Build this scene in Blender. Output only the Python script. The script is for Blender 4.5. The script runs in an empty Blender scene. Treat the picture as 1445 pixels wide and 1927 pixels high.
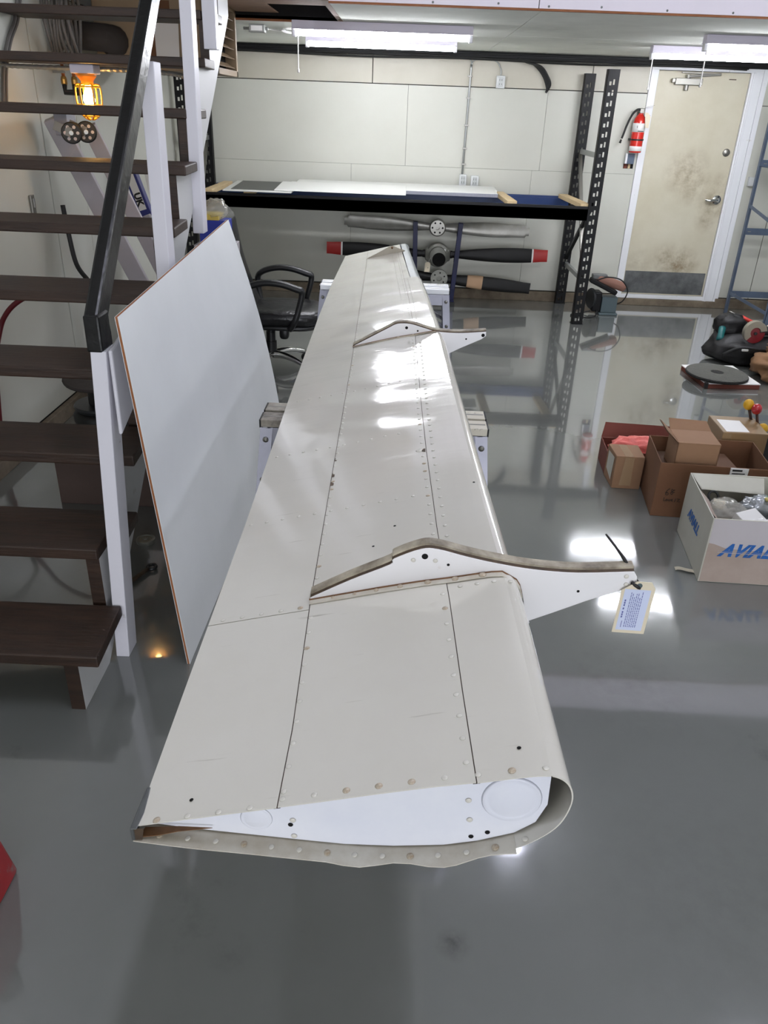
import bpy, bmesh, math, random
from mathutils import Vector, Matrix, noise as mnoise

# ------------------------------------------------------------------ camera, world, exposure
S = bpy.context.scene
COL = S.collection
cam_d = bpy.data.cameras.new('camera'); cam = bpy.data.objects.new('camera', cam_d); COL.objects.link(cam)
cam_d.sensor_fit = 'HORIZONTAL'; cam_d.sensor_width = 36.0
cam_d.lens = 36.0 * 1458.53 / 1445.0
cam_d.clip_start = 0.02
_r = Vector((0.9990075, 0.02923818, 0.03360262)); _u = Vector((-0.0433061, 0.46107376, 0.88630445)); _f = Vector((-0.01042065, 0.88687999, -0.46188233))
M = Matrix(((_r.x, _u.x, -_f.x, 0), (_r.y, _u.y, -_f.y, 0), (_r.z, _u.z, -_f.z, 1.7456), (0, 0, 0, 1)))
cam.matrix_world = M
S.camera = cam
W = bpy.data.worlds.new('world'); S.world = W; W.use_nodes = True
W.node_tree.nodes['Background'].inputs['Color'].default_value = (0.8, 0.9, 1.0, 1)
W.node_tree.nodes['Background'].inputs['Strength'].default_value = 0.05
S.view_settings.view_transform = 'Standard'; S.view_settings.look = 'None'
S.view_settings.gamma = 1.0; S.view_settings.use_curve_mapping = False
S.view_settings.exposure = 0.0
TUBE_POWER = 84.0        # emission of the workshop's LED tubes
HALL_POWER = 98.0        # emission of the high hall tubes
CAGE_POWER = 60.0
# overcast daylight entering through the open hangar doorway far behind the camera
_d = bpy.data.lights.new('doorway_daylight', 'AREA'); _d.shape = 'RECTANGLE'; _d.size = 5.0; _d.size_y = 3.0
_d.energy = 430.0; _d.color = (0.90, 0.93, 1.0)
_o = bpy.data.objects.new('doorway_daylight', _d); COL.objects.link(_o); _o.location = (1.4, -8.45, 1.6); _o.rotation_euler = (math.radians(90), 0, 0)

PI = math.pi
RND = random.Random(7)

# ------------------------------------------------------------------ materials
def lin(c):
    c /= 255.0
    return c / 12.92 if c <= 0.04045 else ((c + 0.055) / 1.055) ** 2.4
def rgb(t): return (lin(t[0]), lin(t[1]), lin(t[2]), 1.0)

def mat(name, col, rough=0.5, metal=0.0, var=None, var_scale=4.0, var_amt=0.5, stretch=(1, 1, 1), bump=0.0, bump_scale=30.0,
        spots=None, spot_scale=12.0, spot_lo=0.62, spot_hi=0.7, coat=0.0, coat_rough=0.06, spec=0.5, emit=None, emit_s=0.0, scratch=None, alpha=None, trans=0.0, rough_var=0.0, bump_stretch=None):
    m = bpy.data.materials.new(name); m.use_nodes = True
    nt = m.node_tree; N = nt.nodes; L = nt.links
    b = N['Principled BSDF']
    b.inputs['Base Color'].default_value = rgb(col)
    b.inputs['Roughness'].default_value = rough; b.inputs['Metallic'].default_value = metal
    b.inputs['Specular IOR Level'].default_value = spec
    b.inputs['Coat Weight'].default_value = coat; b.inputs['Coat Roughness'].default_value = coat_rough
    if trans: b.inputs['Transmission Weight'].default_value = trans
    if alpha is not None: b.inputs['Alpha'].default_value = alpha
    if emit: b.inputs['Emission Color'].default_value = rgb(emit); b.inputs['Emission Strength'].default_value = emit_s
    need = var or spots or bump or rough_var or scratch
    if need:
        tc = N.new('ShaderNodeTexCoord'); mp = N.new('ShaderNodeMapping'); mp.inputs['Scale'].default_value = stretch
        L.new(tc.outputs['Object'], mp.inputs['Vector'])
        vec = mp.outputs['Vector']
    cur = None
    if var:
        n = N.new('ShaderNodeTexNoise'); n.inputs['Scale'].default_value = var_scale; n.inputs['Detail'].default_value = 6; n.inputs['Roughness'].default_value = 0.62
        L.new(vec, n.inputs['Vector'])
        r = N.new('ShaderNodeMapRange'); r.inputs['From Min'].default_value = 0.35; r.inputs['From Max'].default_value = 0.68; r.inputs['To Max'].default_value = var_amt
        L.new(n.outputs['Fac'], r.inputs['Value'])
        mx = N.new('ShaderNodeMix'); mx.data_type = 'RGBA'
        L.new(r.outputs['Result'], mx.inputs['Factor']); mx.inputs['A'].default_value = rgb(col); mx.inputs['B'].default_value = rgb(var)
        cur = mx.outputs['Result']
    if spots:
        n = N.new('ShaderNodeTexNoise'); n.inputs['Scale'].default_value = spot_scale; n.inputs['Detail'].default_value = 9; n.inputs['Roughness'].default_value = 0.7
        L.new(vec, n.inputs['Vector'])
        r = N.new('ShaderNodeMapRange'); r.inputs['From Min'].default_value = spot_lo; r.inputs['From Max'].default_value = spot_hi
        L.new(n.outputs['Fac'], r.inputs['Value'])
        mx = N.new('ShaderNodeMix'); mx.data_type = 'RGBA'
        L.new(r.outputs['Result'], mx.inputs['Factor'])
        if cur: L.new(cur, mx.inputs['A'])
        else: mx.inputs['A'].default_value = rgb(col)
        mx.inputs['B'].default_value = rgb(spots); cur = mx.outputs['Result']
    if scratch:
        mp3 = N.new('ShaderNodeMapping'); mp3.inputs['Scale'].default_value = (3.0, 46.0, 3.0); mp3.inputs['Rotation'].default_value = (0, 0, 0.35)
        L.new(tc.outputs['Object'], mp3.inputs['Vector'])
        n = N.new('ShaderNodeTexNoise'); n.inputs['Scale'].default_value = 3.0; n.inputs['Detail'].default_value = 4; L.new(mp3.outputs['Vector'], n.inputs['Vector'])
        r = N.new('ShaderNodeMapRange'); r.inputs['From Min'].default_value = 0.69; r.inputs['From Max'].default_value = 0.80; r.inputs['To Max'].default_value = 0.55
        L.new(n.outputs['Fac'], r.inputs['Value'])
        mx = N.new('ShaderNodeMix'); mx.data_type = 'RGBA'; L.new(r.outputs['Result'], mx.inputs['Factor'])
        if cur: L.new(cur, mx.inputs['A'])
        else: mx.inputs['A'].default_value = rgb(col)
        mx.inputs['B'].default_value = rgb(scratch); cur = mx.outputs['Result']
    if cur: L.new(cur, b.inputs['Base Color'])
    if rough_var:
        n = N.new('ShaderNodeTexNoise'); n.inputs['Scale'].default_value = 2.2; n.inputs['Detail'].default_value = 5
        L.new(vec, n.inputs['Vector'])
        r = N.new('ShaderNodeMapRange'); r.inputs['From Min'].default_value = 0.35; r.inputs['From Max'].default_value = 0.7
        r.inputs['To Min'].default_value = rough; r.inputs['To Max'].default_value = rough + rough_var
        L.new(n.outputs['Fac'], r.inputs['Value']); L.new(r.outputs['Result'], b.inputs['Roughness'])
    if bump:
        n = N.new('ShaderNodeTexNoise'); n.inputs['Scale'].default_value = bump_scale; n.inputs['Detail'].default_value = 3
        if bump_stretch:
            mp2 = N.new('ShaderNodeMapping'); mp2.inputs['Scale'].default_value = bump_stretch
            L.new(tc.outputs['Object'], mp2.inputs['Vector']); L.new(mp2.outputs['Vector'], n.inputs['Vector'])
        else: L.new(vec, n.inputs['Vector'])
        bp = N.new('ShaderNodeBump'); bp.inputs['Strength'].default_value = bump; bp.inputs['Distance'].default_value = 0.01
        L.new(n.outputs['Fac'], bp.inputs['Height']); L.new(bp.outputs['Normal'], b.inputs['Normal'])
    return m

def emission(name, col, s):
    m = bpy.data.materials.new(name); m.use_nodes = True; nt = m.node_tree
    for n in list(nt.nodes): nt.nodes.remove(n)
    e = nt.nodes.new('ShaderNodeEmission'); o = nt.nodes.new('ShaderNodeOutputMaterial')
    e.inputs['Color'].default_value = rgb(col); e.inputs['Strength'].default_value = s
    nt.links.new(e.outputs[0], o.inputs[0]); return m

MT = {}
MT['floor'] = mat('floor_epoxy', (113, 115, 112), 0.075, var=(105, 107, 104), var_scale=1.3, var_amt=0.8, spots=(94, 96, 94), spot_scale=2.6, spot_lo=0.64, spot_hi=0.78, bump=0.035, bump_scale=9, rough_var=0.05, spec=0.75, coat=1.0, coat_rough=0.03)
MT['wall'] = mat('painted_plywood', (200, 200, 190), 0.42, var=(192, 191, 180), var_scale=1.5, var_amt=0.6, spots=(180, 176, 162), spot_scale=5, spot_lo=0.68, spot_hi=0.85, bump=0.06, bump_scale=22)
MT['wall_strip'] = mat('painted_plywood_upper', (196, 192, 178), 0.45, var=(182, 176, 160), var_scale=1.8, var_amt=0.7, bump=0.06, bump_scale=22)
MT['wall_plain'] = mat('hall_wall_paint', (205, 205, 200), 0.6)
MT['curb'] = mat('dirty_concrete_curb', (128, 116, 98), 0.75, var=(84, 72, 58), var_scale=6, var_amt=0.9, bump=0.3)
MT['ceiling'] = mat('painted_ceiling_panel', (238, 240, 232), 0.95, spec=0.08, var=(214, 216, 208), var_scale=1.6, var_amt=0.7, bump=0.05)
MT['fascia'] = mat('fascia_paint', (238, 230, 240), 0.5, var=(228, 220, 230), var_scale=2)
MT['ply_edge'] = mat('plywood_edge', (150, 92, 52), 0.7, var=(104, 60, 32), var_scale=30, stretch=(1, 1, 6))
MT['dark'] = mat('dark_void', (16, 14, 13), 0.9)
MT['joist'] = mat('old_joist_wood', (140, 108, 82), 0.75, var=(92, 68, 50), var_scale=5, stretch=(1, 8, 8), bump=0.3)
MT['door'] = mat('door_paint', (206, 200, 180), 0.45, var=(192, 184, 160), var_scale=2.2, var_amt=0.8, spots=(132, 108, 74), spot_scale=3.6, spot_lo=0.66, spot_hi=0.88)
MT['white_trim'] = mat('white_trim_paint', (232, 233, 236), 0.4, spots=(200, 198, 190), spot_scale=9, spot_lo=0.66)
MT['kick'] = mat('kick_plate_steel', (122, 124, 124), 0.42, 0.6, var=(78, 80, 80), var_scale=7, var_amt=0.9)
MT['steel'] = mat('brushed_steel', (140, 138, 132), 0.38, 0.85, bump=0.05)
MT['chrome'] = mat('chrome', (214, 214, 212), 0.12, 1.0)
MT['alu'] = mat('aluminium', (140, 140, 150), 0.45, 0.6, var=(128, 128, 136), var_scale=14, var_amt=0.6)
MT['galv'] = mat('galvanised_conduit', (164, 166, 164), 0.4, 0.7)
MT['outlet'] = mat('pale_grey_plastic', (208, 210, 210), 0.45)
MT['black'] = mat('black_rubber', (22, 22, 22), 0.55)
MT['black_gloss'] = mat('black_gloss_paint', (7, 7, 8), 0.3, var=(18, 17, 17), var_scale=7, bump=0.3, bump_scale=18, spec=0.4)
MT['rack_black'] = mat('rack_black_paint', (9, 9, 12), 0.5, spec=0.3)
MT['rack_blue'] = mat('rack_blue_paint', (24, 52, 104), 0.4)
MT['stand_blue'] = mat('stand_blue_paint', (24, 28, 66), 0.45)
MT['shelf_blue'] = mat('slate_blue_paint', (84, 98, 118), 0.45, var=(64, 76, 94), var_scale=8)
MT['pine'] = mat('pine_lumber', (226, 202, 160), 0.65, var=(198, 168, 120), var_scale=6, stretch=(10, 1, 10))
MT['skin'] = mat('wing_paint', (222, 218, 209), 0.12, var=(214, 209, 198), var_scale=2.4, var_amt=0.7, spots=(172, 166, 152), spot_scale=7, spot_lo=0.74, spot_hi=0.9, scratch=(140, 130, 114), coat=0.5, bump=0.16, bump_scale=1.4, bump_stretch=(2.0, 9.0, 2.0))
MT['skin_plain'] = mat('wing_paint_flat', (214, 209, 198), 0.3, var=(178, 166, 146), var_scale=18, var_amt=0.7)
MT['rivet'] = mat('rivet_paint', (216, 212, 203), 0.25)
MT['rivet_rust'] = mat('rivet_rusty', (200, 190, 172), 0.35, var=(150, 122, 92), var_scale=300, var_amt=0.8)
MT['rib'] = mat('white_rib_paint', (236, 237, 244), 0.35, var=(224, 226, 238), var_scale=7, var_amt=0.8)
MT['arm_white'] = mat('hinge_arm_white', (238, 236, 238), 0.38, spots=(206, 190, 172), spot_scale=11, spot_lo=0.66, spot_hi=0.8)
MT['arm_edge'] = mat('hinge_arm_dirty_edge', (186, 176, 156), 0.5, var=(74, 60, 44), var_scale=16, var_amt=0.95)
MT['far_arm'] = mat('far_arm_beige', (172, 164, 148), 0.5, var=(150, 142, 126), var_scale=12)
MT['grime'] = mat('dark_grime', (58, 46, 36), 0.7, var=(104, 82, 58), var_scale=30)
MT['rust'] = mat('rust_stain', (120, 84, 52), 0.7, var=(64, 42, 26), var_scale=60)
MT['bare'] = mat('bare_grey_nose', (122, 128, 124), 0.45, 0.2, var=(102, 108, 104), var_scale=12)
MT['tread'] = mat('stained_tread_wood', (58, 40, 29), 0.5, var=(34, 23, 17), var_scale=4, stretch=(1, 9, 9), var_amt=0.9, spots=(96, 70, 50), spot_scale=6, spot_lo=0.66, spot_hi=0.85, bump=0.15, bump_scale=14)
MT['stringer_white'] = mat('stringer_white_paint', (204, 204, 204), 0.5, spots=(150, 142, 128), spot_scale=10, spot_lo=0.62, spot_hi=0.8)
MT['post_white'] = mat('post_white_paint', (222, 220, 228), 0.4, spots=(190, 186, 186), spot_scale=16, spot_lo=0.66)
MT['board'] = mat('laminate_board', (236, 238, 240), 0.42, var=(228, 230, 232), var_scale=2.0, var_amt=0.7, spots=(176, 176, 176), spot_scale=5, spot_lo=0.7)
MT['ply_orange'] = mat('plywood_core', (150, 94, 54), 0.7, var=(120, 66, 34), var_scale=6, stretch=(30, 1, 1))
MT['leather'] = mat('black_leather', (20, 20, 22), 0.3, bump=0.5, bump_scale=26)
MT['chair_plastic'] = mat('black_chair_plastic', (18, 19, 21), 0.4)
MT['card'] = mat('cardboard', (142, 108, 80), 0.8, var=(126, 94, 68), var_scale=5)
MT['card_dark'] = mat('old_cardboard', (112, 76, 50), 0.8, var=(96, 64, 42), var_scale=4)
MT['card_red'] = mat('red_brown_cardboard', (112, 56, 42), 0.75, var=(92, 44, 32), var_scale=5)
MT['card_tan'] = mat('taped_cardboard', (146, 118, 82), 0.35, var=(140, 112, 76), var_scale=6, coat=0.4)
MT['card_in'] = mat('cardboard_inside', (92, 64, 44), 0.85)
MT['tape'] = mat('clear_tape', (206, 176, 136), 0.08, alpha=0.35, coat=1.0)
MT['box_white'] = mat('white_carton', (192, 190, 178), 0.55, var=(176, 172, 158), var_scale=3, var_amt=0.7, spots=(140, 130, 110), spot_scale=5, spot_lo=0.64, spot_hi=0.82)
MT['box_white_front'] = mat('white_carton_front', (190, 184, 188), 0.55, var=(176, 168, 166), var_scale=3)
MT['box_bare'] = mat('torn_carton_layer', (176, 160, 150), 0.8, var=(148, 128, 114), var_scale=6)
MT['letter_blue'] = mat('printed_blue', (26, 96, 172), 0.55, var=(18, 74, 140), var_scale=20)
MT['ink'] = mat('black_ink', (20, 18, 18), 0.7)
MT['bag_clear'] = mat('clear_plastic_bag', (214, 212, 204), 0.06, alpha=0.38, bump=1.0, bump_scale=15, coat=1.0)
MT['bubble'] = mat('grey_foil_bag', (160, 164, 168), 0.16, 0.3, bump=1.0, bump_scale=14, coat=0.6)
MT['paper'] = mat('white_paper', (234, 232, 230), 0.6)
MT['manila'] = mat('manila_tag', (226, 214, 190), 0.7)
MT['label_blue'] = mat('pale_blue_label', (206, 214, 240), 0.6)
MT['text_blue'] = mat('violet_print', (92, 96, 160), 0.7)
MT['green_tape'] = mat('green_tape', (64, 190, 60), 0.5)
MT['pink'] = mat('pink_bag', (240, 120, 110), 0.4, bump=0.5)
MT['red_knob'] = mat('red_knob', (178, 26, 38), 0.22, coat=0.5)
MT['yellow_knob'] = mat('yellow_knob', (214, 164, 30), 0.35, spots=(90, 62, 30), spot_scale=40, spot_lo=0.6)
MT['lever'] = mat('brown_lever', (70, 44, 34), 0.5)
MT['pad'] = mat('floor_pad_fibre', (92, 92, 86), 0.95, var=(76, 76, 70), var_scale=30, bump=0.9, bump_scale=80)
MT['pad_dark'] = mat('floor_pad_edge', (34, 34, 32), 0.95, bump=0.8, bump_scale=80)
MT['bag_black'] = mat('black_nylon', (17, 16, 17), 0.55, bump=0.7, bump_scale=14)
MT['bag_brown'] = mat('brown_canvas', (128, 94, 62), 0.8, var=(84, 58, 36), var_scale=6, bump=0.8, bump_scale=10)
MT['teal'] = mat('teal_tool_plastic', (20, 92, 92), 0.4)
MT['red_tool'] = mat('red_tool_plastic', (214, 62, 52), 0.4)
MT['dark_red'] = mat('dark_red_plastic', (118, 16, 26), 0.4)
MT['khaki'] = mat('grey_tool_metal', (158, 152, 136), 0.4, 0.4)
MT['tool_dark'] = mat('dark_tool_body', (40, 42, 44), 0.35)
MT['prop_silver'] = mat('propeller_aluminium', (150, 148, 142), 0.38, 0.65, var=(112, 110, 104), var_scale=8)
MT['prop_black'] = mat('propeller_black', (11, 10, 10), 0.5, spec=0.35, var=(22, 20, 19), var_scale=12)
MT['prop_red'] = mat('propeller_red_tip', (168, 32, 28), 0.4)
MT['hub'] = mat('propeller_hub_grey', (134, 134, 126), 0.45, 0.4, var=(96, 96, 88), var_scale=12)
MT['beige_tape'] = mat('beige_masking_paper', (178, 146, 116), 0.8)
MT['grinder_grey'] = mat('machine_grey_paint', (78, 92, 96), 0.5)
MT['belt'] = mat('abrasive_belt', (150, 110, 96), 0.9)
MT['ext_red'] = mat('extinguisher_red', (204, 38, 28), 0.25, coat=0.4)
MT['crane_grey'] = mat('crane_grey_paint', (176, 170, 174), 0.45, var=(156, 150, 152), var_scale=5)
MT['crane_blue'] = mat('crane_blue_paint', (30, 36, 110), 0.4)
MT['heater_tan'] = mat('heater_tan_enamel', (150, 128, 100), 0.5, var=(128, 108, 84), var_scale=4)
MT['copper'] = mat('copper_pipe', (190, 112, 66), 0.35, 0.9)
MT['brass'] = mat('brass_fitting', (160, 122, 62), 0.4, 0.8)
MT['hose_grey'] = mat('grey_cable_jacket', (92, 88, 84), 0.5)
MT['red_hose'] = mat('dark_red_hose', (92, 18, 26), 0.45)
MT['red_paint'] = mat('chipped_red_paint', (150, 30, 34), 0.45, spots=(120, 110, 108), spot_scale=14, spot_lo=0.58)
MT['brown_lam'] = mat('brown_laminate', (88, 72, 66), 0.5, var=(74, 60, 54), var_scale=4)
MT['blue_carton'] = mat('blue_carton', (34, 50, 150), 0.45)
MT['yellow_print'] = mat('yellow_carton', (220, 196, 96), 0.5)
MT['panel_black'] = mat('dark_screen_panel', (42, 46, 46), 0.35)
MT['white_metal'] = mat('white_enamel', (238, 238, 234), 0.28, coat=0.2)
MT['fixture_white'] = mat('fixture_white', (224, 218, 232), 0.4)
MT['tube'] = emission('led_tube_glow', (246, 248, 255), TUBE_POWER)
MT['hall_tube'] = emission('hall_tube_glow', (236, 240, 255), HALL_POWER)
MT['bulb'] = emission('warm_bulb_glow', (255, 206, 120), CAGE_POWER)
MT['cage'] = mat('yellow_cage_plastic', (246, 170, 30), 0.35, emit=None)
MT['orange_glass'] = mat('amber_holder', (230, 140, 40), 0.4)
MT['hole'] = mat('open_hole', (6, 5, 5), 0.95)
MT['strip'] = mat('masking_strip', (188, 180, 160), 0.7)
MT['felt'] = mat('felt_duct', (64, 58, 56), 0.8, bump=0.3)

def tone_patches(m, places, col, scale=7.0):
    """dirt and other tones, each with a shape of its own: noisy patches at given object-space places (x, y, z, radius, strength)"""
    nt = m.node_tree; N = nt.nodes; L = nt.links; b = N['Principled BSDF']
    tc = N.new('ShaderNodeTexCoord'); n = N.new('ShaderNodeTexNoise'); n.inputs['Scale'].default_value = scale; n.inputs['Detail'].default_value = 8; n.inputs['Roughness'].default_value = 0.7
    L.new(tc.outputs['Object'], n.inputs['Vector']); tot = None
    for x, y, z, r, k in places:
        d = N.new('ShaderNodeVectorMath'); d.operation = 'DISTANCE'; d.inputs[1].default_value = (x, y, z); L.new(tc.outputs['Object'], d.inputs[0])
        mr = N.new('ShaderNodeMapRange'); mr.inputs['From Min'].default_value = 0; mr.inputs['From Max'].default_value = r; mr.inputs['To Min'].default_value = k; mr.inputs['To Max'].default_value = 0
        L.new(d.outputs['Value'], mr.inputs['Value'])
        if tot is None: tot = mr.outputs['Result']
        else:
            a = N.new('ShaderNodeMath'); a.operation = 'MAXIMUM'; L.new(tot, a.inputs[0]); L.new(mr.outputs['Result'], a.inputs[1]); tot = a.outputs[0]
    nr = N.new('ShaderNodeMapRange'); nr.inputs['From Min'].default_value = 0.38; nr.inputs['From Max'].default_value = 0.72; L.new(n.outputs['Fac'], nr.inputs['Value'])
    mu = N.new('ShaderNodeMath'); mu.operation = 'MULTIPLY'; mu.use_clamp = True; L.new(tot, mu.inputs[0]); L.new(nr.outputs['Result'], mu.inputs[1])
    mx = N.new('ShaderNodeMix'); mx.data_type = 'RGBA'; L.new(mu.outputs[0], mx.inputs['Factor'])
    bc = b.inputs['Base Color']
    if bc.is_linked: L.new(bc.links[0].from_socket, mx.inputs['A'])
    else: mx.inputs['A'].default_value = bc.default_value
    mx.inputs['B'].default_value = rgb(col); L.new(mx.outputs['Result'], bc)

# ------------------------------------------------------------------ mesh helpers
class MB:
    def __init__(s): s.v = []; s.f = []; s.fm = []
    def add(s, vs, fs, m=0):
        o = len(s.v); s.v += [Vector(p) for p in vs]; s.f += [tuple(o + i for i in f) for f in fs]; s.fm += [m] * len(fs); return s
    def box(s, lo, hi, m=0):
        x0, y0, z0 = lo; x1, y1, z1 = hi
        return s.add([(x0, y0, z0), (x1, y0, z0), (x1, y1, z0), (x0, y1, z0), (x0, y0, z1), (x1, y0, z1), (x1, y1, z1), (x0, y1, z1)],
                     [(0, 3, 2, 1), (4, 5, 6, 7), (0, 1, 5, 4), (1, 2, 6, 5), (2, 3, 7, 6), (3, 0, 4, 7)], m)
    def obox(s, c, size, R=None, m=0):
        h = Vector(size) / 2; R = R or Matrix.Identity(3); c = Vector(c)
        vs = [c + R @ Vector((sx * h.x, sy * h.y, sz * h.z)) for sz in (-1, 1) for sx, sy in ((-1, -1), (1, -1), (1, 1), (-1, 1))]
        return s.add(vs, [(0, 3, 2, 1), (4, 5, 6, 7), (0, 1, 5, 4), (1, 2, 6, 5), (2, 3, 7, 6), (3, 0, 4, 7)], m)
    def bar(s, p0, p1, w, h, up=(0, 0, 1), m=0):
        p0, p1 = Vector(p0), Vector(p1); d = (p1 - p0); L = d.length; d.normalize()
        side = d.cross(Vector(up)); side = side.normalized() if side.length > 1e-6 else Vector((1, 0, 0)); u = side.cross(d)
        R = Matrix((side, d, u)).transposed()
        return s.obox((p0 + p1) / 2, (w, L, h), R, m)
    def tube(s, pts, r, n=8, m=0, closed=False):
        pts = [Vector(p) for p in pts]; N = len(pts); rr = r if isinstance(r, (list, tuple)) else [r] * N
        rings = []; prev = None
        for i in range(N):
            if closed: t = pts[(i + 1) % N] - pts[i - 1]
            else: t = pts[min(i + 1, N - 1)] - pts[max(i - 1, 0)]
            t.normalize()
            if prev is None:
                a = Vector((0, 0, 1)) if abs(t.z) < 0.9 else Vector((1, 0, 0)); x = t.cross(a).normalized()
            else:
                x = prev - t * prev.dot(t); x.normalize()
            prev = x; y = t.cross(x)
            rings.append([pts[i] + (x * math.cos(2 * PI * k / n) + y * math.sin(2 * PI * k / n)) * rr[i] for k in range(n)])
        vs = [p for R in rings for p in R]; fs = []
        for i in range(N - (0 if closed else 1)):
            j = (i + 1) % N
            for k in range(n): fs.append((i * n + k, i * n + (k + 1) % n, j * n + (k + 1) % n, j * n + k))
        if not closed: fs += [tuple(range(n - 1, -1, -1)), tuple((N - 1) * n + k for k in range(n))]
        return s.add(vs, fs, m)
    def cyl(s, p0, p1, r, n=16, m=0, r2=None): return s.tube([p0, p1], [r, r if r2 is None else r2], n, m)
    def lathe(s, prof, c, n=20, axis=(0, 0, 1), m=0):
        ax = Vector(axis).normalized(); a = Vector((0, 0, 1)) if abs(ax.z) < 0.9 else Vector((1, 0, 0))
        x = ax.cross(a).normalized(); y = ax.cross(x); c = Vector(c)
        vs = []; fs = []; K = len(prof)
        for r, z in prof:
            for k in range(n): vs.append(c + ax * z + (x * math.cos(2 * PI * k / n) + y * math.sin(2 * PI * k / n)) * max(r, 1e-5))
        for i in range(K - 1):
            for k in range(n): fs.append((i * n + k, i * n + (k + 1) % n, (i + 1) * n + (k + 1) % n, (i + 1) * n + k))
        if prof[0][0] > 1e-4: fs.append(tuple(range(n - 1, -1, -1)))
        if prof[-1][0] > 1e-4: fs.append(tuple((K - 1) * n + k for k in range(n)))
        return s.add(vs, fs, m)
    def prism(s, poly, d0, d1, plane='xy', m=0, f=None):
        n = len(poly)
        def P(a, b, d): return {'xy': (a, b, d), 'xz': (a, d, b), 'yz': (d, a, b)}[plane]
        vs = [P(a, b, d0) for a, b in poly] + [P(a, b, d1) for a, b in poly]
        if f: vs = [f(p) for p in vs]
        fs = [tuple(range(n - 1, -1, -1)), tuple(range(n, 2 * n))] + [(i, (i + 1) % n, n + (i + 1) % n, n + i) for i in range(n)]
        return s.add(vs, fs, m)
    def grid(s, rows, m=0, closed=False):
        n = len(rows[0]); vs = [p for r in rows for p in r]; fs = []
        for i in range(len(rows) - 1):
            for k in range(n - (0 if closed else 1)): fs.append((i * n + k, i * n + (k + 1) % n, (i + 1) * n + (k + 1) % n, (i + 1) * n + k))
        return s.add(vs, fs, m)
    def loft(s, rows, m=0):
        n = len(rows[0]); s.grid(rows, m, True); o = len(s.v) - n * len(rows)
        s.f += [tuple(o + k for k in range(n - 1, -1, -1)), tuple(o + (len(rows) - 1) * n + k for k in range(n))]; s.fm += [m, m]; return s
    def blob(s, c, size, amp=0.12, freq=3.0, seed=0, nu=22, nv=14, e=1.0, flat=None, R=None, m=0):
        c = Vector(c); rows = []
        def sg(v): return math.copysign(abs(v) ** e, v)
        for i in range(nv + 1):
            th = -PI / 2 + PI * i / nv; row = []
            for k in range(nu):
                ph = 2 * PI * k / nu
                d = Vector((sg(math.cos(th)) * sg(math.cos(ph)), sg(math.cos(th)) * sg(math.sin(ph)), sg(math.sin(th))))
                a = 1 + amp * mnoise.noise(d * freq + Vector((seed * 7.3, seed * 1.7, seed)))
                p = Vector((d.x * size[0] / 2, d.y * size[1] / 2, d.z * size[2] / 2)) * a
                if R: p = R @ p
                p = c + p
                if flat is not None and p.z < flat: p.z = flat
                row.append(p)
            rows.append(row)
        return s.grid(rows, m, True)
    def build(s, name, material, parent=None, smooth=False, bevel=0.0, seg=2, auto=None, at=None, raw=False):
        me = bpy.data.meshes.new(name)
        if parent is None:
            if at is None:
                xs = [p.x for p in s.v]; ys = [p.y for p in s.v]; zs = [p.z for p in s.v]
                at = Vector(((min(xs) + max(xs)) / 2, (min(ys) + max(ys)) / 2, min(zs)))
            loc = Vector(at); off = loc
        else:
            r = parent
            while r.parent: r = r.parent
            off = Vector((0, 0, 0)) if raw else Vector(r.location); loc = Vector((0, 0, 0))
        me.from_pydata([tuple(p - off) for p in s.v], [], s.f)
        mats = material if isinstance(material, (list, tuple)) else [material]
        for q in mats: me.materials.append(q)
        for pl, k in zip(me.polygons, s.fm):
            pl.material_index = k
            if smooth: pl.use_smooth = True
        bm = bmesh.new(); bm.from_mesh(me); bmesh.ops.recalc_face_normals(bm, faces=bm.faces); bm.to_mesh(me); bm.free()
        o = bpy.data.objects.new(name, me); COL.objects.link(o); o.location = loc
        if parent: o.parent = parent
        if smooth and auto is not None:
            me.set_sharp_from_angle(angle=math.radians(auto))
        if bevel:
            b = o.modifiers.new('edge', 'BEVEL'); b.width = bevel; b.segments = seg; b.limit_method = 'ANGLE'; b.angle_limit = math.radians(40)
        return o

def tag(o, label, cat, group=None):
    o['label'] = label; o['category'] = cat
    if group: o['group'] = group
    return o
def thing(name, loc, label, cat, group=None):
    o = bpy.data.objects.new(name, None); COL.objects.link(o); o.location = loc; o.empty_display_size = 0.05
    return tag(o, label, cat, group)
def struct(o): o['kind'] = 'structure'; return o
def inst(src, name, loc, parent, R=None):
    o = src.copy(); o.name = name; COL.objects.link(o)
    r = parent
    while r.parent: r = r.parent
    o.parent = parent; o.location = Vector(loc) - Vector(r.location)
    if R: o.rotation_euler = R.to_euler()
    return o
def copy_tree(root, loc, label=None, group=None, rz=0.0):
    r = root.copy(); COL.objects.link(r); r.location = loc; r.rotation_euler.z = rz
    if label: r['label'] = label
    if group: r['group'] = group
    for ch in list(root.children):
        c = ch.copy(); COL.objects.link(c); c.parent = r
        for g in list(ch.children):
            d = g.copy(); COL.objects.link(d); d.parent = c
    return r
def arc(c, r, a0, a1, n, plane='xz'):
    out = []
    for i in range(n + 1):
        a = a0 + (a1 - a0) * i / n; p, q = r * math.cos(a), r * math.sin(a)
        out.append({'xz': (c[0] + p, c[1], c[2] + q), 'yz': (c[0], c[1] + p, c[2] + q), 'xy': (c[0] + p, c[1] + q, c[2])}[plane])
    return out
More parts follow.
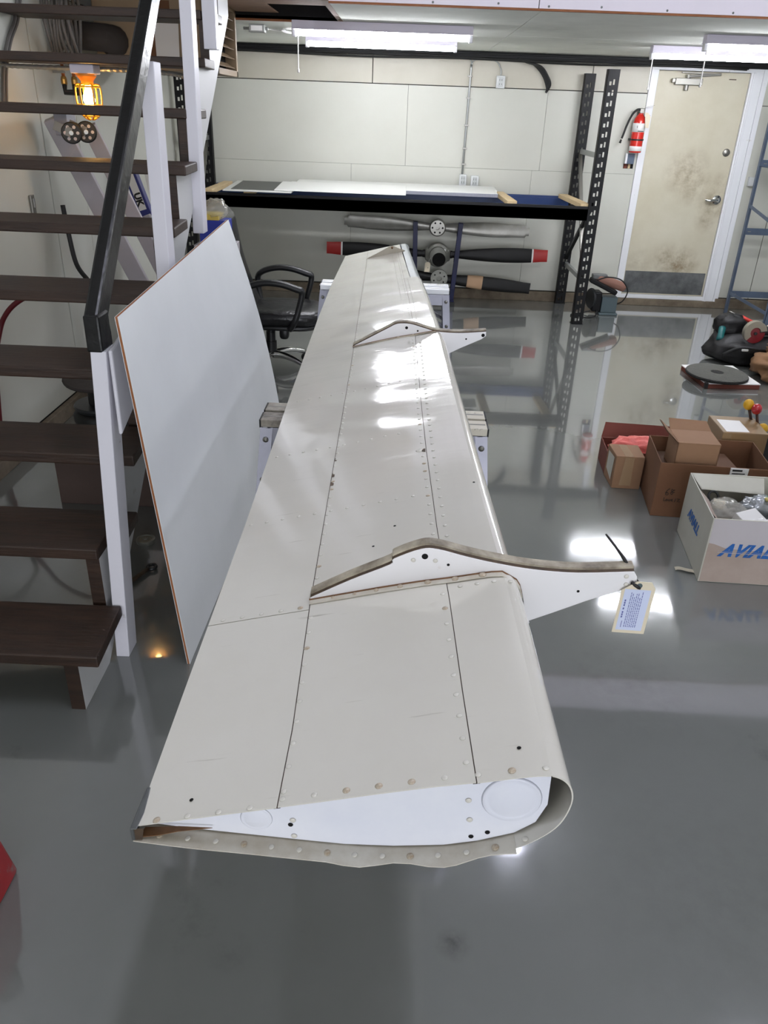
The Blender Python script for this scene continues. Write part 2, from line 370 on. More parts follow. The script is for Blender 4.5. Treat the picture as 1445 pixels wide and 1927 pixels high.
def smooth_path(pts, k=6):
    pts = [Vector(p) for p in pts]; out = []
    for i in range(len(pts) - 1):
        p0 = pts[max(i - 1, 0)]; p1 = pts[i]; p2 = pts[i + 1]; p3 = pts[min(i + 2, len(pts) - 1)]
        for j in range(k):
            t = j / k
            out.append(0.5 * ((2 * p1) + (p2 - p0) * t + (2 * p0 - 5 * p1 + 4 * p2 - p3) * t * t + (3 * p1 - p0 - 3 * p2 + p3) * t ** 3))
    out.append(pts[-1]); return out
def lettering(body, size, M4, material, parent, name='lettering', shear=0.0, bold=0.0, ext=0.0004, spacing=1.0):
    cu = bpy.data.curves.new('lettering_outline', 'FONT'); cu.body = body; cu.size = size; cu.shear = shear; cu.offset = bold; cu.extrude = ext; cu.space_character = spacing
    cu.resolution_u = 3
    t = bpy.data.objects.new('lettering_source', cu); COL.objects.link(t)
    me = bpy.data.meshes.new_from_object(t.evaluated_get(bpy.context.evaluated_depsgraph_get()))
    bpy.data.objects.remove(t); bpy.data.curves.remove(cu)
    me.transform(M4); me.materials.clear(); me.materials.append(material)
    r = parent
    while r.parent: r = r.parent
    me.transform(Matrix.Translation(-Vector(r.location)))
    o = bpy.data.objects.new(name, me); COL.objects.link(o); o.parent = parent
    return o
def frame4(o, x, y):
    x = Vector(x).normalized(); y = Vector(y); y = (y - x * y.dot(x)).normalized(); z = x.cross(y); o = Vector(o)
    return Matrix(((x.x, y.x, z.x, o.x), (x.y, y.y, z.y, o.y), (x.z, y.z, z.z, o.z), (0, 0, 0, 1)))

# ------------------------------------------------------------------ room shell
XL, XR, YF, YB, ZC, ZH = -2.03, 4.7, -8.5, 8.33, 2.24, 4.75
MZ = 4.95                                      # front edge of the mezzanine
tone_patches(MT['floor'], [(.19 - 1.235, 1.16 + .035, .1, .05, 0.9), (.84 - 1.235, 2.13 + .035, .1, .3, .35), (-.33 - 1.235, 1.11 + .035, .1, .06, .5), (1.1 - 1.235, 5.0 + .035, .1, .5, .5), (.9 - 1.235, 1.3 + .035, .1, .5, .2)], (70, 70, 70), 16.0)
fl = struct(MB().box((XL - .2, YF, -.1), (XR, YB + .1, 0)).build('floor', MT['floor']))
# back wall: backing plus its painted sheets
wb = struct(MB().box((XL - .15, YB + .014, -.05), (XR, YB + .16, ZC + .25)).build('wall_back', MT['dark']))
def sheet(lo, hi, m, parent, name='panel'): return MB().box(lo, hi).build(name, m, parent, bevel=0.0015, seg=1)
g = .0035
y0, y1 = YB, YB + .0145
DX0, DX1, DZ0, DZ1 = 2.225, 3.245, .07, 2.205            # hole in the sheets for the door frame
for a, b in ((XL, -.36), (-.36, 1.69), (1.69, DX0)): sheet((a + g, y0 + .003, 1.95 + g), (b - g, y1, ZC), MT['wall_strip'], wb)
for a, b in ((XL, -.02), (-.02, 1.295), (1.295, DX0)): sheet((a + .001, y0, 1.252), (b - .001, y1, 1.95 - g), MT['wall'], wb)
for a, b in ((XL, -.55), (-.55, 1.225), (1.225, DX0)): sheet((a + .001, y0 + .001, .105), (b - .001, y1, 1.2505), MT['wall'], wb)
for a, b, c, d in ((DX1, 3.62, .105, 1.88), (DX1, 3.62, 1.885, ZC), (3.625, XR, .105, 1.30), (3.625, XR, 1.305, ZC)): sheet((a + .001, y0 + .001, c), (b - .001, y1, d), MT['wall'], wb)
sheet((DX0, y0 + .002, DZ1), (DX1, y1, ZC), MT['wall_strip'], wb)
# left wall: backing plus sheets, with one open dark joint
wl = struct(MB().box((XL - .16, YF, -.05), (XL - .014, YB + .1, ZH)).build('wall_left', MT['dark']))
for a, b in ((YF, 1.1), (1.1, 3.3), (3.3, 4.735), (4.745, 5.25), (5.255, 6.9), (6.9, YB)):
    MB().box((XL - .0145, a + .001, .09), (XL - RND.uniform(0, .002), b - .001, 2.24)).build('panel', MT['wall'], wl, bevel=.0015, seg=1)
MB().box((XL - .0145, YF, 2.245), (XL, YB, ZH)).build('panel', MT['wall_plain'], wl)
struct(MB().box((XR, YF, -.05), (XR + .15, YB + .1, ZH)).build('wall_right', MT['wall_plain']))
struct(MB().box((XL - .16, YF - .15, -.05), (-1.15, YF, ZH)).box((3.95, YF - .15, -.05), (XR + .15, YF, ZH)).box((-1.15, YF - .15, 3.15), (3.95, YF, ZH)).build('wall_front', MT['wall_plain']))
struct(MB().box((XL - .16, YF - .15, ZH), (XR + .15, YB + .2, ZH + .1)).build('ceiling', MT['wall_plain']))
struct(MB().box((XL, YB - .03, 0), (DX0 - .02, YB, .098)).box((DX0 - .02, YB - .035, 0), (DX1 + .03, YB + .02, .066)).box((DX1 + .03, YB - .03, 0), (XR, YB, .098)).build('baseboard_back', MT['curb'], bevel=.004))
struct(MB().box((XL, 2.2, 0), (XL + .035, YB, .085)).build('baseboard_left', MT['curb'], bevel=.004))
# mezzanine slab with a stair opening at the left, its ceiling sheets and its fascia
HX, HY = -.46, 6.13
mz = struct(MB().box((HX, MZ + .02, ZC + .012), (XR, YB + .014, 2.50)).box((XL, HY, ZC + .012), (HX, YB + .014, 2.5)).build('ceiling_mezzanine', MT['dark']))
for a, b, c, d in ((HX, .69, MZ + .015, 6.75), (.694, 2.9, MZ + .015, 6.6), (2.904, XR, MZ + .015, 6.6), (HX, .69, 6.754, YB), (.694, 2.9, 6.604, YB), (2.904, XR, 6.604, YB), (XL, HX - .004, HY + .02, YB)):
    MB().box((a, c, ZC), (b, d, ZC + .0125)).build('panel', MT['ceiling'], mz, bevel=.001, seg=1)
MB().box((XL, HY, ZC), (HX - .004, HY + .02, ZC + .03)).build('edging', MT['ply_edge'], mz)
fa = struct(MB().box((HX, MZ + .006, ZC + .008), (XR, MZ + .0195, 2.56)).build('trim_1', MT['dark']))
for a, b in ((HX, .665), (.669, 1.95), (1.954, 3.2), (3.204, XR)):
    MB().box((a, MZ - .008, ZC + .006), (b, MZ + .007, 2.56)).build('panel', MT['fascia'], fa, bevel=.001, seg=1)
MB().box((HX, MZ - .006, ZC - .004), (XR, MZ + .018, ZC + .006)).build('edging', MT['ply_edge'], fa)
scr = MB().lathe([(.006, 0), (.005, .002), (0, .0028)], (0, 0, 0), 10, (0, -1, 0)).build('screw', MT['kick'], fa, raw=True)
scr.location = Vector((-.2, MZ - .008, 2.262)) - fa.location
for x in (.1, .45, .72, 1.0, 1.35, 1.7, 2.1, 2.5): inst(scr, 'screw', (x, MZ - .008, 2.262 + RND.uniform(-.006, .006)), fa)
jo = struct(MB().box((XL, MZ + .03, 2.33), (HX, MZ + .07, 2.56)).box((XL, HY + .005, ZC + .03), (HX, HY + .012, 2.5)).build('trim_2', MT['joist'], bevel=.003))
MB().box((-1.18, MZ + .075, 2.27), (-.52, MZ + .115, 2.52)).build('joist', MT['joist'], jo, bevel=.003)
MB().box((-1.185, 5.58, ZC + .045), (-.90, 6.1, 2.29)).build('joist', MT['joist'], jo, bevel=.003)
MB().box((HX - .045, MZ + .02, ZC + .01), (HX - .001, HY, 2.5)).build('joist', MT['joist'], jo, bevel=.003)
MB().box((-1.19, 5.12, 2.278), (-.50, 5.52, 2.30)).build('plank', MT['joist'], jo, bevel=.003)
MB().box((XL, MZ, 2.62), (HX, HY, 2.66)).build('joist', MT['dark'], jo)  # black board added above the stair opening to keep the cavity dark
# black cable bundle along the top of the back wall
tr = struct(MB().box((XL + .05, YB - .05, 2.178), (DX1 + .3, YB, 2.236)).build('trim_3', MT['rack_black'], bevel=.006))
for k, (za, yb) in enumerate(((2.168, .055), (2.19, .068), (2.215, .06), (2.172, .085))):
    pts = [(x, YB - yb + .006 * math.sin(x * 2.3 + k), za + .007 * math.sin(x * 3.1 + k * 2)) for x in [(-1.98 + .22 * i) for i in range(24)]]
    MB().tube(pts, .0075, 6).build('cable', MT['black'], tr, smooth=True)

# ------------------------------------------------------------------ door
d1 = struct(MB().box((2.298, YB + .004, .11), (3.142, YB + .044, 2.142)).build('door_1', MT['door'], bevel=.002, seg=1))
wh = MT['white_trim']
tone_patches(MT['door'], [(.02, 0, 1.17, .26, 1.1), (.12, 0, 1.05, .22, .8), (.33, 0, .9, .2, 1.0), (.3, 0, .74, .14, .8), (-.02, 0, .36, .18, 1.0), (.12, 0, .30, .22, 1.4), (-.3, 0, .3, .2, .5), (.36, 0, 1.1, .12, .7)], (120, 96, 62), 9.0)
MB().box((2.225, YB - .016, .07), (2.294, YB + .05, 2.205)).build('casing', wh, d1, bevel=.003)
MB().box((3.146, YB - .016, .02), (3.255, YB + .05, 2.205)).box((3.16, YB - .03, .02), (3.178, YB - .016, 2.15)).build('casing', wh, d1, bevel=.003)
MB().box((2.225, YB - .017, 2.146), (3.255, YB + .05, 2.21)).build('casing', wh, d1, bevel=.003)
MB().box((3.257, YB - .02, .03), (3.305, YB + .01, 2.236)).build('casing', wh, d1, bevel=.002)
MB().box((2.294, YB - .012, .068), (3.146, YB + .05, .108)).build('threshold', wh, d1, bevel=.002)
MB().box((2.304, YB + .0005, .122), (3.128, YB + .004, .342)).build('kick_plate', MT['kick'], d1, bevel=.001, seg=1)
MB().box((2.45, YB - .05, 2.03), (2.70, YB + .004, 2.085)).box((2.42, YB - .045, 2.045), (2.45, YB - .01, 2.08)).lathe([(.02, 0), (.02, .05)], (2.565, YB - .025, 1.985), 12).build('closer_body', MT['steel'], d1, bevel=.004)
MB().bar((2.56, YB - .055, 2.10), (2.86, YB - .03, 2.125), .02, .022).bar((2.50, YB - .03, 2.132), (2.86, YB - .03, 2.122), .03, .012).lathe([(.022, 0), (.022, .03)], (2.565, YB - .035, 2.085), 12).build('closer_arm', MT['steel'], d1, bevel=.002)
MB().lathe([(.035, 0), (.033, .012), (.02, .02), (0, .022)], (3.072, YB + .004, 1.475), 20, (0, -1, 0)).box((3.068, YB - .032, 1.465), (3.076, YB - .014, 1.488)).build('deadbolt', MT['steel'], d1, smooth=True, auto=40)
kn = MB().lathe([(.043, 0), (.042, .01), (.02, .016), (.018, .04)], (3.075, YB + .004, 1.05), 20, (0, -1, 0)).build('knob', MT['chrome'], d1, smooth=True, auto=40)
MB().tube(smooth_path([(3.075, YB - .036, 1.05), (3.045, YB - .045, 1.05), (2.99, YB - .045, 1.045), (2.955, YB - .03, 1.05)], 5), [.014] * 11 + [.012] * 5, 10).build('lever', MT['chrome'], kn, smooth=True)
MB().box((2.955, YB, 2.085), (3.02, YB + .004, 2.092)).build('label_plate', MT['grime'], d1)

# ------------------------------------------------------------------ the wing (control surface)
def lerp_tab(tab, v):
    if v <= tab[0][0]: return tab[0][1]
    for (a, p), (b, q) in zip(tab, tab[1:]):
        if v <= b: return p + (q - p) * (v - a) / (b - a)
    return tab[-1][1]
SEC_TOP = [(-.286, .985), (-.20, 1.0065), (-.118, 1.0265), (-.06, 1.041), (0, 1.0565), (.06, 1.071), (.11, 1.081), (.15, 1.0905), (.175, 1.0955), (.190, 1.0965)]
SEC_NOSE = [(.190, 1.0965), (.201, 1.093), (.2105, 1.085), (.2165, 1.072), (.218, 1.056), (.214, 1.034), (.205, 1.014), (.188, .995), (.163, .977)]
SEC_BOT = [(.163, .977), (.12, .9605), (.08, .950), (.02, .9435), (-.04, .943), (-.10, .9475), (-.16, .9525), (-.22, .957), (-.289, .965)]
def refine(sec, k=3):
    return [(p.x, p.z) for p in smooth_path([(x, 0, z) for x, z in sec], k)]
_all = refine(SEC_NOSE + SEC_BOT[1:], 3); _n = (len(SEC_NOSE) - 1) * 3
SEC_NOSE, SEC_BOT = _all[:_n + 1], _all[_n:]
TE = [(.6, -.286), (.88, -.291), (1.376, -.298), (2.2, -.318), (3.2, -.337), (3.81, -.343), (4.68, -.336)]
LE = [(.6, .2185), (.983, .212), (1.39, .195), (2.05, .172), (2.5, .158), (3.336, .112), (3.8, .082), (4.66, .032)]
LS = [(.6, -.118), (.76, -.117), (1.045, -.127), (1.6, -.137), (2.38, -.15), (3.41, -.174), (4.4, -.198), (4.7, -.205)]
RS = [(.6, .109), (.79, .101), (1.0, .094), (1.226, .0825), (1.6, .070), (1.96, .062), (2.6, .052), (3.2, .03), (4.4, -.03), (4.7, -.045)]
TEZ = [(.6, .985), (1.376, .983), (2.2, .979), (3.2, .9755), (4.7, .9755)]
def wmap(x, z, y, top):
    te, le = lerp_tab(TE, y), lerp_tab(LE, y); k = (le - te) / .504
    X = te + (x + .286) * k
    if top: Z = lerp_tab(TEZ, y) + (z - .985) * k * 1.0
    else:
        base = lerp_tab([(.6, .9435), (2.03, .9645), (4.0, .9645), (4.7, .966)], y)
        kb = (lerp_tab(TEZ, y) - .02 - base) / (.965 - .9435)
        zt = lerp_tab(TEZ, y) + (.977 - .985) * k
        if z <= .965: Z = base + (z - .9435) * max(kb, .05)
        else:
            t = (z - .965) / (.977 - .965); zl = lerp_tab(TEZ, y) - .02; Z = zl + (zt - zl) * t
    return Vector((X, y, Z))
def top_z(x, y):
    te, le = lerp_tab(TE, y), lerp_tab(LE, y); k = (le - te) / .504
    xs = (x - te) / k - .286
    return lerp_tab(TEZ, y) + (lerp_tab(SEC_TOP, xs) - .985) * k
def top_n(x, y):
    e = .004
    return Vector((-(top_z(x + e, y) - top_z(x - e, y)) / (2 * e), -(top_z(x, y + e) - top_z(x, y - e)) / (2 * e), 1)).normalized()
def dent(x, y):                                   # shallow oil-canning of the middle bays
    if 1.45 < y < 4.5:
        w = min(1, (y - 1.45) / .3) * min(1, (4.5 - y) / .6); wx = max(0, min(1, (x + .25) / .1)) * max(0, min(1, (.11 - x) / .05))
        d = .0011 * math.sin((y + .5 * x) * 2 * PI / .235 + 1.4 * math.sin(y * 3.1)) * w * wx
        d += .0008 * mnoise.noise(Vector((x * 7, y * 5, 3))) * w
        return d
    return 0.0
WY0, WY1 = .632, 4.68
NY = 150
ys = [WY0 + (WY1 - WY0) * (i / NY) ** 1.25 for i in range(NY + 1)]
wing = thing('wing', (-.05, 2.6, .964), 'long cream painted aircraft control surface with riveted skin lying across two trestles', 'aircraft part')
def strip(xa, xb, yr, lift, name, m=MT['skin'], nx=14, thick=.0014):
    rows = []
    for y in yr:
        a = xa(y); b = xb(y)
        rows.append([Vector((a + (b - a) * k / nx, y, top_z(a + (b - a) * k / nx, y) + lift + dent(a + (b - a) * k / nx, y))) for k in range(nx + 1)])
    mb = MB(); mb.grid(rows)
    low = [[p - Vector((0, 0, thick)) for p in r] for r in rows]
    mb.grid([r for r in low])
    n = nx + 1
    mb.grid([rows[0], low[0]]); mb.grid([rows[-1], low[-1]])
    mb.grid([[r[0] for r in rows], [r[0] for r in low]]); mb.grid([[r[-1] for r in rows], [r[-1] for r in low]])
    return mb.build(name, m, wing, smooth=True, auto=35)
ysA = [y for y in ys if y < 1.03] + [1.0305]
ysB = [1.0325] + [y for y in ys if y > 1.04]
gs = .0007
strip(lambda y: lerp_tab(TE, y), lambda y: lerp_tab(LS, y) - gs, ysA, 0, 'trailing_skin')
strip(lambda y: lerp_tab(TE, y), lambda y: lerp_tab(LS, y) - gs, ysB, 0, 'trailing_skin')
strip(lambda y: lerp_tab(LS, y) + gs, lambda y: lerp_tab(RS, y) - gs, ys, .0006, 'centre_skin', nx=22)
def seam(f):
    rows = [[Vector((f(y) + o, y, top_z(f(y) + o, y) - .0019)) for o in (-.004, .004)] for y in ys]
    MB().grid(rows).build('seam_dark_strip', MT['grime'], wing)  # dark strip added below the open skin gap, standing for its shade
seam(lambda y: lerp_tab(LS, y)); seam(lambda y: lerp_tab(RS, y))
MB().grid([[Vector((x, y, top_z(x, y) - .0019)) for y in (1.027, 1.036)] for x in [-.285 + .016 * i for i in range(11)]]).build('seam_dark_strip', MT['grime'], wing)  # same added dark strip below the cross seam
def shoulder(y): return wmap(.190, 1.0965, y, True).x
strip(lambda y: lerp_tab(RS, y) + gs, shoulder, [y for y in ys if y < 3.62] + [3.62], 0, 'nose_skin')
strip(lambda y: lerp_tab(RS, y) + gs, lambda y: shoulder(y) - .034, [3.622] + [y for y in ys if y > 3.64], 0, 'nose_skin')
def nose_part(yr, m, dx=0, sec=SEC_NOSE):
    rows = [[wmap(x, z, y, True) + Vector((dx, 0, 0)) for x, z in sec] for y in yr]
    inn = [[p + Vector((-.0016, 0, .0 if z < 1.05 else -.0012)) for p, (x, z) in zip(r, sec)] for r in rows]
    mb = MB(); mb.grid(rows); mb.grid(inn); mb.grid([rows[0], inn[0]]); mb.grid([rows[-1], inn[-1]])
    return mb
SN = []
for (a, b), (c, d) in zip(SEC_NOSE, SEC_NOSE[1:]):
    for j in range(3): SN.append((a + (c - a) * j / 3, b + (d - b) * j / 3))
SN.append(SEC_NOSE[-1])
nose_part([y for y in ys if y < 3.62] + [3.62], MT['skin'], sec=SEC_NOSE).build('leading_edge', MT['skin'], wing, smooth=True, auto=60)
nose_part([3.622] + [y for y in ys if y > 3.64], MT['bare'], dx=-.004, sec=[(.160, 1.0915), (.175, 1.0950)] + SEC_NOSE).build('leading_edge', MT['bare'], wing, smooth=True, auto=60)['label'] = 'unpainted grey nose strip'
rows = [[wmap(x, z, y, False) + (Vector((0, -.006 + .004 * math.sin(x * 60) * (x > -.05), 0)) if i == 0 else Vector((0, 0, 0))) for x, z in SEC_BOT] for i, y in enumerate(ys)]
rin = [[p + Vector((0, 0, .0014)) for p in r] for r in rows]
MB().grid(rows).grid(rin).grid([rows[0], rin[0]]).grid([rows[-1], rin[-1]]).build('lower_skin', MT['skin_plain'], wing, smooth=True, auto=40)
# trailing edge closing strip, with its worn corner cap
mb = MB(); mb.grid([[Vector((lerp_tab(TE, y), y, lerp_tab(TEZ, y))) for y in ys], [Vector((lerp_tab(TE, y) - .003, y, max(lerp_tab(TEZ, y) - .010, .9665))) for y in ys], [wmap(-.289, .965, y, False) for y in ys]])
mb.build('trailing_edge', MT['skin_plain'], wing, smooth=True)
MB().prism([(-.289, .626), (-.2835, .626), (-.281, .650), (-.2855, .690), (-.289, .69)], .9847, .9866, 'xy').prism([(-.2915, .626), (-.2870, .626), (-.2885, .690), (-.2905, .69)], .9665, .9862, 'xy').build('corner_cap', MT['kick'], wing, bevel=.001, seg=1)['label'] = 'bent bare metal corner'
# end rib, recessed behind the skin edge, with its emboss rings and holes
def endpoly(y, inset):
    top = [(-.27 + i * .046, None) for i in range(11)]
    P = []
    for x, _ in top:
        if x < .186: P.append((x, top_z(x, y) - .0022))
    P += [(.1945, 1.090), (.1965, 1.03)]
    for x, z in ((.186, 1.000), (.163, .9805), (.12, .9635), (.08, .9535), (.02, .9475), (-.04, .9465), (-.10, .951), (-.16, .956), (-.22, .961), (-.268, .9665)): P.append((x, z))
    return P
rib = MB().prism(endpoly(.652, 0), .652, .654, 'xz').build('end_rib', MT['rib'], wing)
MB().lathe([(.0, .002), (.026, .0024), (.030, .0006), (.033, .0032), (.0355, .0)], (.154, .652, 1.036), 40, (0, -1, 0)).build('emboss', MT['rib'], rib, smooth=True)
MB().lathe([(.0, .0012), (.014, .0014), (.016, .0002), (.018, .0016), (.0195, .0)], (-.147, .652, .984), 32, (0, -1, 0)).build('emboss', MT['rib'], rib, smooth=True)
hl = MB().lathe([(.0032, 0), (.0028, .0006), (0, .0007)], (0, 0, 0), 14, (0, -1, 0)).build('hole', MT['hole'], rib, raw=True)
hl.location = Vector((-.106, .6517, .976)) - wing.location
for x, z in ((.112, .9705), (.131, .979)): inst(hl, 'hole', (x, .6517, z), rib)
rv0 = MB().lathe([(.0039, 0), (.0034, .0007), (.0022, .0012), (0, .0014)], (0, 0, 0), 12).build('rivet', MT['rivet'], wing, smooth=True, raw=True)
rv1 = MB().lathe([(.0047, .0), (.0043, .0004), (.0036, .0006), (.003, .0011), (0, .0016)], (0, 0, 0), 12).build('rivet', MT['rivet_rust'], wing, smooth=True, raw=True)
def upto(n): return Vector((0, 0, 1)).rotation_difference(n).to_matrix()
first = {0: True, 1: True}
def rivet(x, y, k=0, dz=0.0):
    n = top_n(x, y); p = Vector((x, y, top_z(x, y) + .0006 + dz + dent(x, y)))
    src = rv1 if k else rv0
    if first[k]: src.location = p - wing.location; src.rotation_euler = upto(n).to_euler(); first[k] = False
    else: inst(src, 'rivet', p, wing, upto(n))
y = .654
while y < 2.6:
    if not (1.03 < y < 1.09): rivet(lerp_tab(LS, y) + .0045, y, 1 if RND.random() < .12 else 0)
    y += .0392
y = .663
while y < 2.55:
    if not (1.02 < y < 1.10): rivet(lerp_tab(RS, y) - .0085, y, 1 if RND.random() < .15 else 0)
    y += .0392
y = 1.12
while y < 2.5:
    rivet(lerp_tab(RS, y) + .0145, y); y += .0392
for i in range(13): rivet(-.262 + i * .0372, .643 if i > 3 else .636, 1 if i in (0, 6, 7, 8, 11) else 0)
for y, n in ((1.375, 11), (1.72, 10), (2.12, 11)):
    for i in range(n):
        x = -.285 + i * .0325
        if x < lerp_tab(RS, y) - .02: rivet(x, y)
for i in range(5): rivet(-.270 + i * .032, 1.0405, 1 if i == 4 else 0)
for i in range(4): rivet(.112 + i * .026, 1.032)
lipn = 0
for i in range(14):
    x = -.262 + i * .0335
    z = lerp_tab([(-.289, .965), (-.22, .957), (-.16, .9525), (-.10, .9475), (-.04, .943), (.02, .9435), (.08, .950), (.12, .9605), (.163, .977), (.19, .997)], x) + .0018
    inst(rv1 if i % 3 == 0 else rv0, 'rivet', (x, .6385, z), wing)
for x, z in ((-.103, .984), (-.102, .957), (.104, 1.031), (.108, .999)): inst(rv0, 'rivet', (x, .6515, z), wing, upto(Vector((0, -1, 0))))
# the finer rivets of the far bays, too small to pick apart
mb = MB()
for f, y0_, y1_, st in ((lambda y: lerp_tab(LS, y) + .0045, 2.62, 4.4, .03), (lambda y: lerp_tab(RS, y) - .0085, 2.66, 4.3, .03), (lambda y: lerp_tab(RS, y) + .0145, 2.66, 3.6, .03), (lambda y: lerp_tab(RS, y) - .03, 2.9, 4.3, .03)):
    y = y0_
    while y < y1_:
        x = f(y); mb.lathe([(.003, 0), (.0022, .0008), (0, .0011)], (x, y, top_z(x, y) + .0004 + dent(x, y)), 6, top_n(x, y)); y += st
o = mb.build('rivet_row', MT['rivet'], wing, smooth=True); o['kind'] = 'stuff'
# open screw holes and a drain on the skin
for i, (x, y) in enumerate(((.006, 1.264), (-.031, 1.201), (.159, .676), (-.226, .66), (.16, 1.40))):
    n = top_n(x, y); p = Vector((x, y, top_z(x, y) + .0007))
    MB().lathe([(.0026, 0), (.002, .0004), (0, .0005)], p, 12, n).build('hole', MT['hole'], wing)
# grime in the corner and chips along the seam
MB().prism([(-.284, .629), (-.262, .633), (-.24, .640), (-.20, .6475), (-.24, .6475), (-.28, .644)], .9685, .9695, 'xy').build('rust_patch', MT['rust'], wing)
MB().prism([(-.289, .966), (-.279, .967), (-.2755, .985), (-.2865, .985)], .6275, .6285, 'xz').build('rust_patch', MT['grime'], wing)
for y, w in ((1.63, .010), (1.545, .014), (1.50, .012)):
    x = lerp_tab(LS, y) + .004; z = top_z(x, y) + .0009
    MB().prism([(x - .004, y - w * .6), (x + w * .7, y - w * .2), (x + w * .3, y + w * .5), (x - .003, y + w)], z, z + .0004, 'xy').build('paint_chip', MT['grime'], wing)
x, y = .066, 1.60
MB().lathe([(.011, 0), (.007, .002), (0, .003)], (x - .01, y, top_z(x - .01, y) - .0005), 14, top_n(x, y)).build('dimple', MT['skin'], wing, smooth=True)
MB().prism([(x - .006, y - .008), (x + .002, y - .012), (x + .002, y + .006), (x - .003, y + .003)], top_z(x, y) + .0012, top_z(x, y) + .002, 'xy').build('paint_chip', MT['grime'], wing)
# far end closing rib
MB().prism([(p.x, p.z) for p in [wmap(x, z - .002, 4.675, True) for x, z in SEC_TOP + SEC_NOSE[1:]] + [wmap(x, z, 4.675, False) for x, z in SEC_BOT[1:]]], 4.673, 4.676, 'xz').build('end_rib', MT['rib'], wing)

def hinge(yc, low_poly, top_line, skin_x0, skin_x1, nose, screws, holes, main=True):
    """white hinge arm: front plate, a dirty back channel along its upper edge, a foot flange along the skin, screws"""
    arm = MB().prism(top_line + low_poly, yc, yc + .0025, 'xz').build('hinge_arm', MT['arm_white'], wing, bevel=.0006, seg=1)
    # back channel
    up = [(x, z + .0065) for x, z in top_line]
    a = [Vector((x, yc + .006, z)) for x, z in up]; b = [Vector((x, yc + .022, z + .001)) for x, z in up]
    c = [Vector((x, yc + .022, z - .012)) for x, z in up]; d = [Vector((x, yc + .006, z - .012)) for x, z in up]
    MB().loft([[p, q, r, s] for p, q, r, s in zip(a, b, c, d)]).build('edge_channel', MT['arm_edge'], arm)
    e = [Vector((x, yc + .001, z - .0005)) for x, z in top_line]; f_ = [Vector((x, yc + .0065, z + .003)) for x, z in top_line]
    g_ = [Vector((x, yc + .0065, z - .006)) for x, z in top_line]
    MB().loft([[p, q, r] for p, q, r in zip(e, f_, g_)]).build('edge_gap', MT['grime'], arm)
    # foot flange
    pts = []
    n = 18
    for i in range(n + 1):
        x = skin_x0 + (skin_x1 - skin_x0) * i / n; pts.append((x, top_z(x, yc) + .0012))
    pts += nose
    for (y0_, y1_, lift, nm, m) in ((yc - .014, yc + .001, .0012, 'foot_flange', MT['arm_edge'] if not main else MT['skin_plain']),):
        r0 = [Vector((x, y0_, z)) for x, z in pts]; r1 = [Vector((x, y1_, z)) for x, z in pts]
        cen = Vector((0.0, yc, 1.0))
        off = [(p - cen) for p in r0]; off = [Vector((q.x * .3, 0, q.z)).normalized() * .0022 for q in off]
        rows = [[p, q, q + w, p + w] for p, q, w in zip(r0, r1, off)]
        MB().loft(rows).build(nm, m, arm, bevel=.0005, seg=1)
        rows = [[p + w * .9 + Vector((0, .0102, 0)), q + w * .9 + Vector((0, .0005, 0)), q + w * 1.5, p + w * 1.5 + Vector((0, .0125, 0))] for p, q, w in zip(r0, r1, off)]
        MB().loft(rows).build('rust_line', MT['rust'], arm)
    for x, r in screws:
        z = top_z(x, yc - .007) + .0036
        MB().lathe([(r, 0), (r * .85, .0014), (r * .4, .0022), (0, .0024)], (x, yc - .007, z - .0005), 14, top_n(x, yc)).build('screw', MT['rivet_rust'], arm, smooth=True)
    for x, z, r in holes:
        MB().lathe([(r, 0), (r * .8, .0005), (0, .0006)], (x, yc - .0002, z), 14, (0, -1, 0)).build('hole', MT['hole'], arm)
    return arm
tl1 = smooth_path([(-.128, 0, 1.030), (-.062, 0, 1.068), (.0, 0, 1.100), (.006, 0, 1.111), (.048, 0, 1.131), (.075, 0, 1.132), (.12, 0, 1.121), (.169, 0, 1.111), (.23, 0, 1.1025), (.30, 0, 1.100), (.388, 0, 1.107)], 4)
tl1 = [(p.x, p.z) for p in tl1]
low1 = [(.394, 1.098), (.397, 1.081), (.36, 1.066), (.319, 1.047), (.27, 1.022), (.225, 1.000), (.221, 1.012), (.2205, 1.04), (.214, 1.064), (.206, 1.080), (.195, 1.088), (.175, 1.0885), (.12, 1.078), (.05, 1.0635), (-.03, 1.0445), (-.128, 1.021)]
nose1 = [(.192, 1.088), (.202, 1.082), (.2085, 1.072), (.2125, 1.058), (.2135, 1.04), (.211, 1.02)]
arm1 = hinge(1.058, low1, tl1, -.127, .178, nose1, [(-.02, .0042), (.018, .005), (.062, .0058), (.105, .0058), (.148, .0062), (-.055, .0036), (-.09, .0032)],
             [(.055, 1.1185, .0052), (.093, 1.105, .0024), (.305, 1.066, .0024)])
arm1['label'] = 'nearest white hinge arm with a rusty foot flange'
for x, z in ((.037, 1.111), (.072, 1.1115)): inst(rv0, 'rivet', (x, 1.0575, z), arm1, upto(Vector((0, -1, 0))))
for x, z in ((.377, 1.098), (.379, 1.083)): inst(rv0, 'rivet', (x, 1.0575, z), arm1, upto(Vector((0, -1, 0))))
MB().tube([(.229, 1.061, .999), (.229, 1.075, .992), (.229, 1.082, .975)], .006, 8).build('hinge_lug', MT['arm_white'], arm1, smooth=True)
sl = smooth_path([(-.158, 0, 1.021), (-.044, 0, 1.086), (-.015, 0, 1.102), (.010, 0, 1.106), (.04, 0, 1.104), (.085, 0, 1.092), (.125, 0, 1.083), (.20, 0, 1.081), (.29, 0, 1.0895)], 4)
low2 = [(.291, 1.075), (.276, 1.063), (.206, 1.029), (.158, 1.003), (.158, 1.03), (.150, 1.055), (.138, 1.069), (.115, 1.0745), (.06, 1.066), (0, 1.0525), (-.08, 1.034), (-.158, 1.014)]
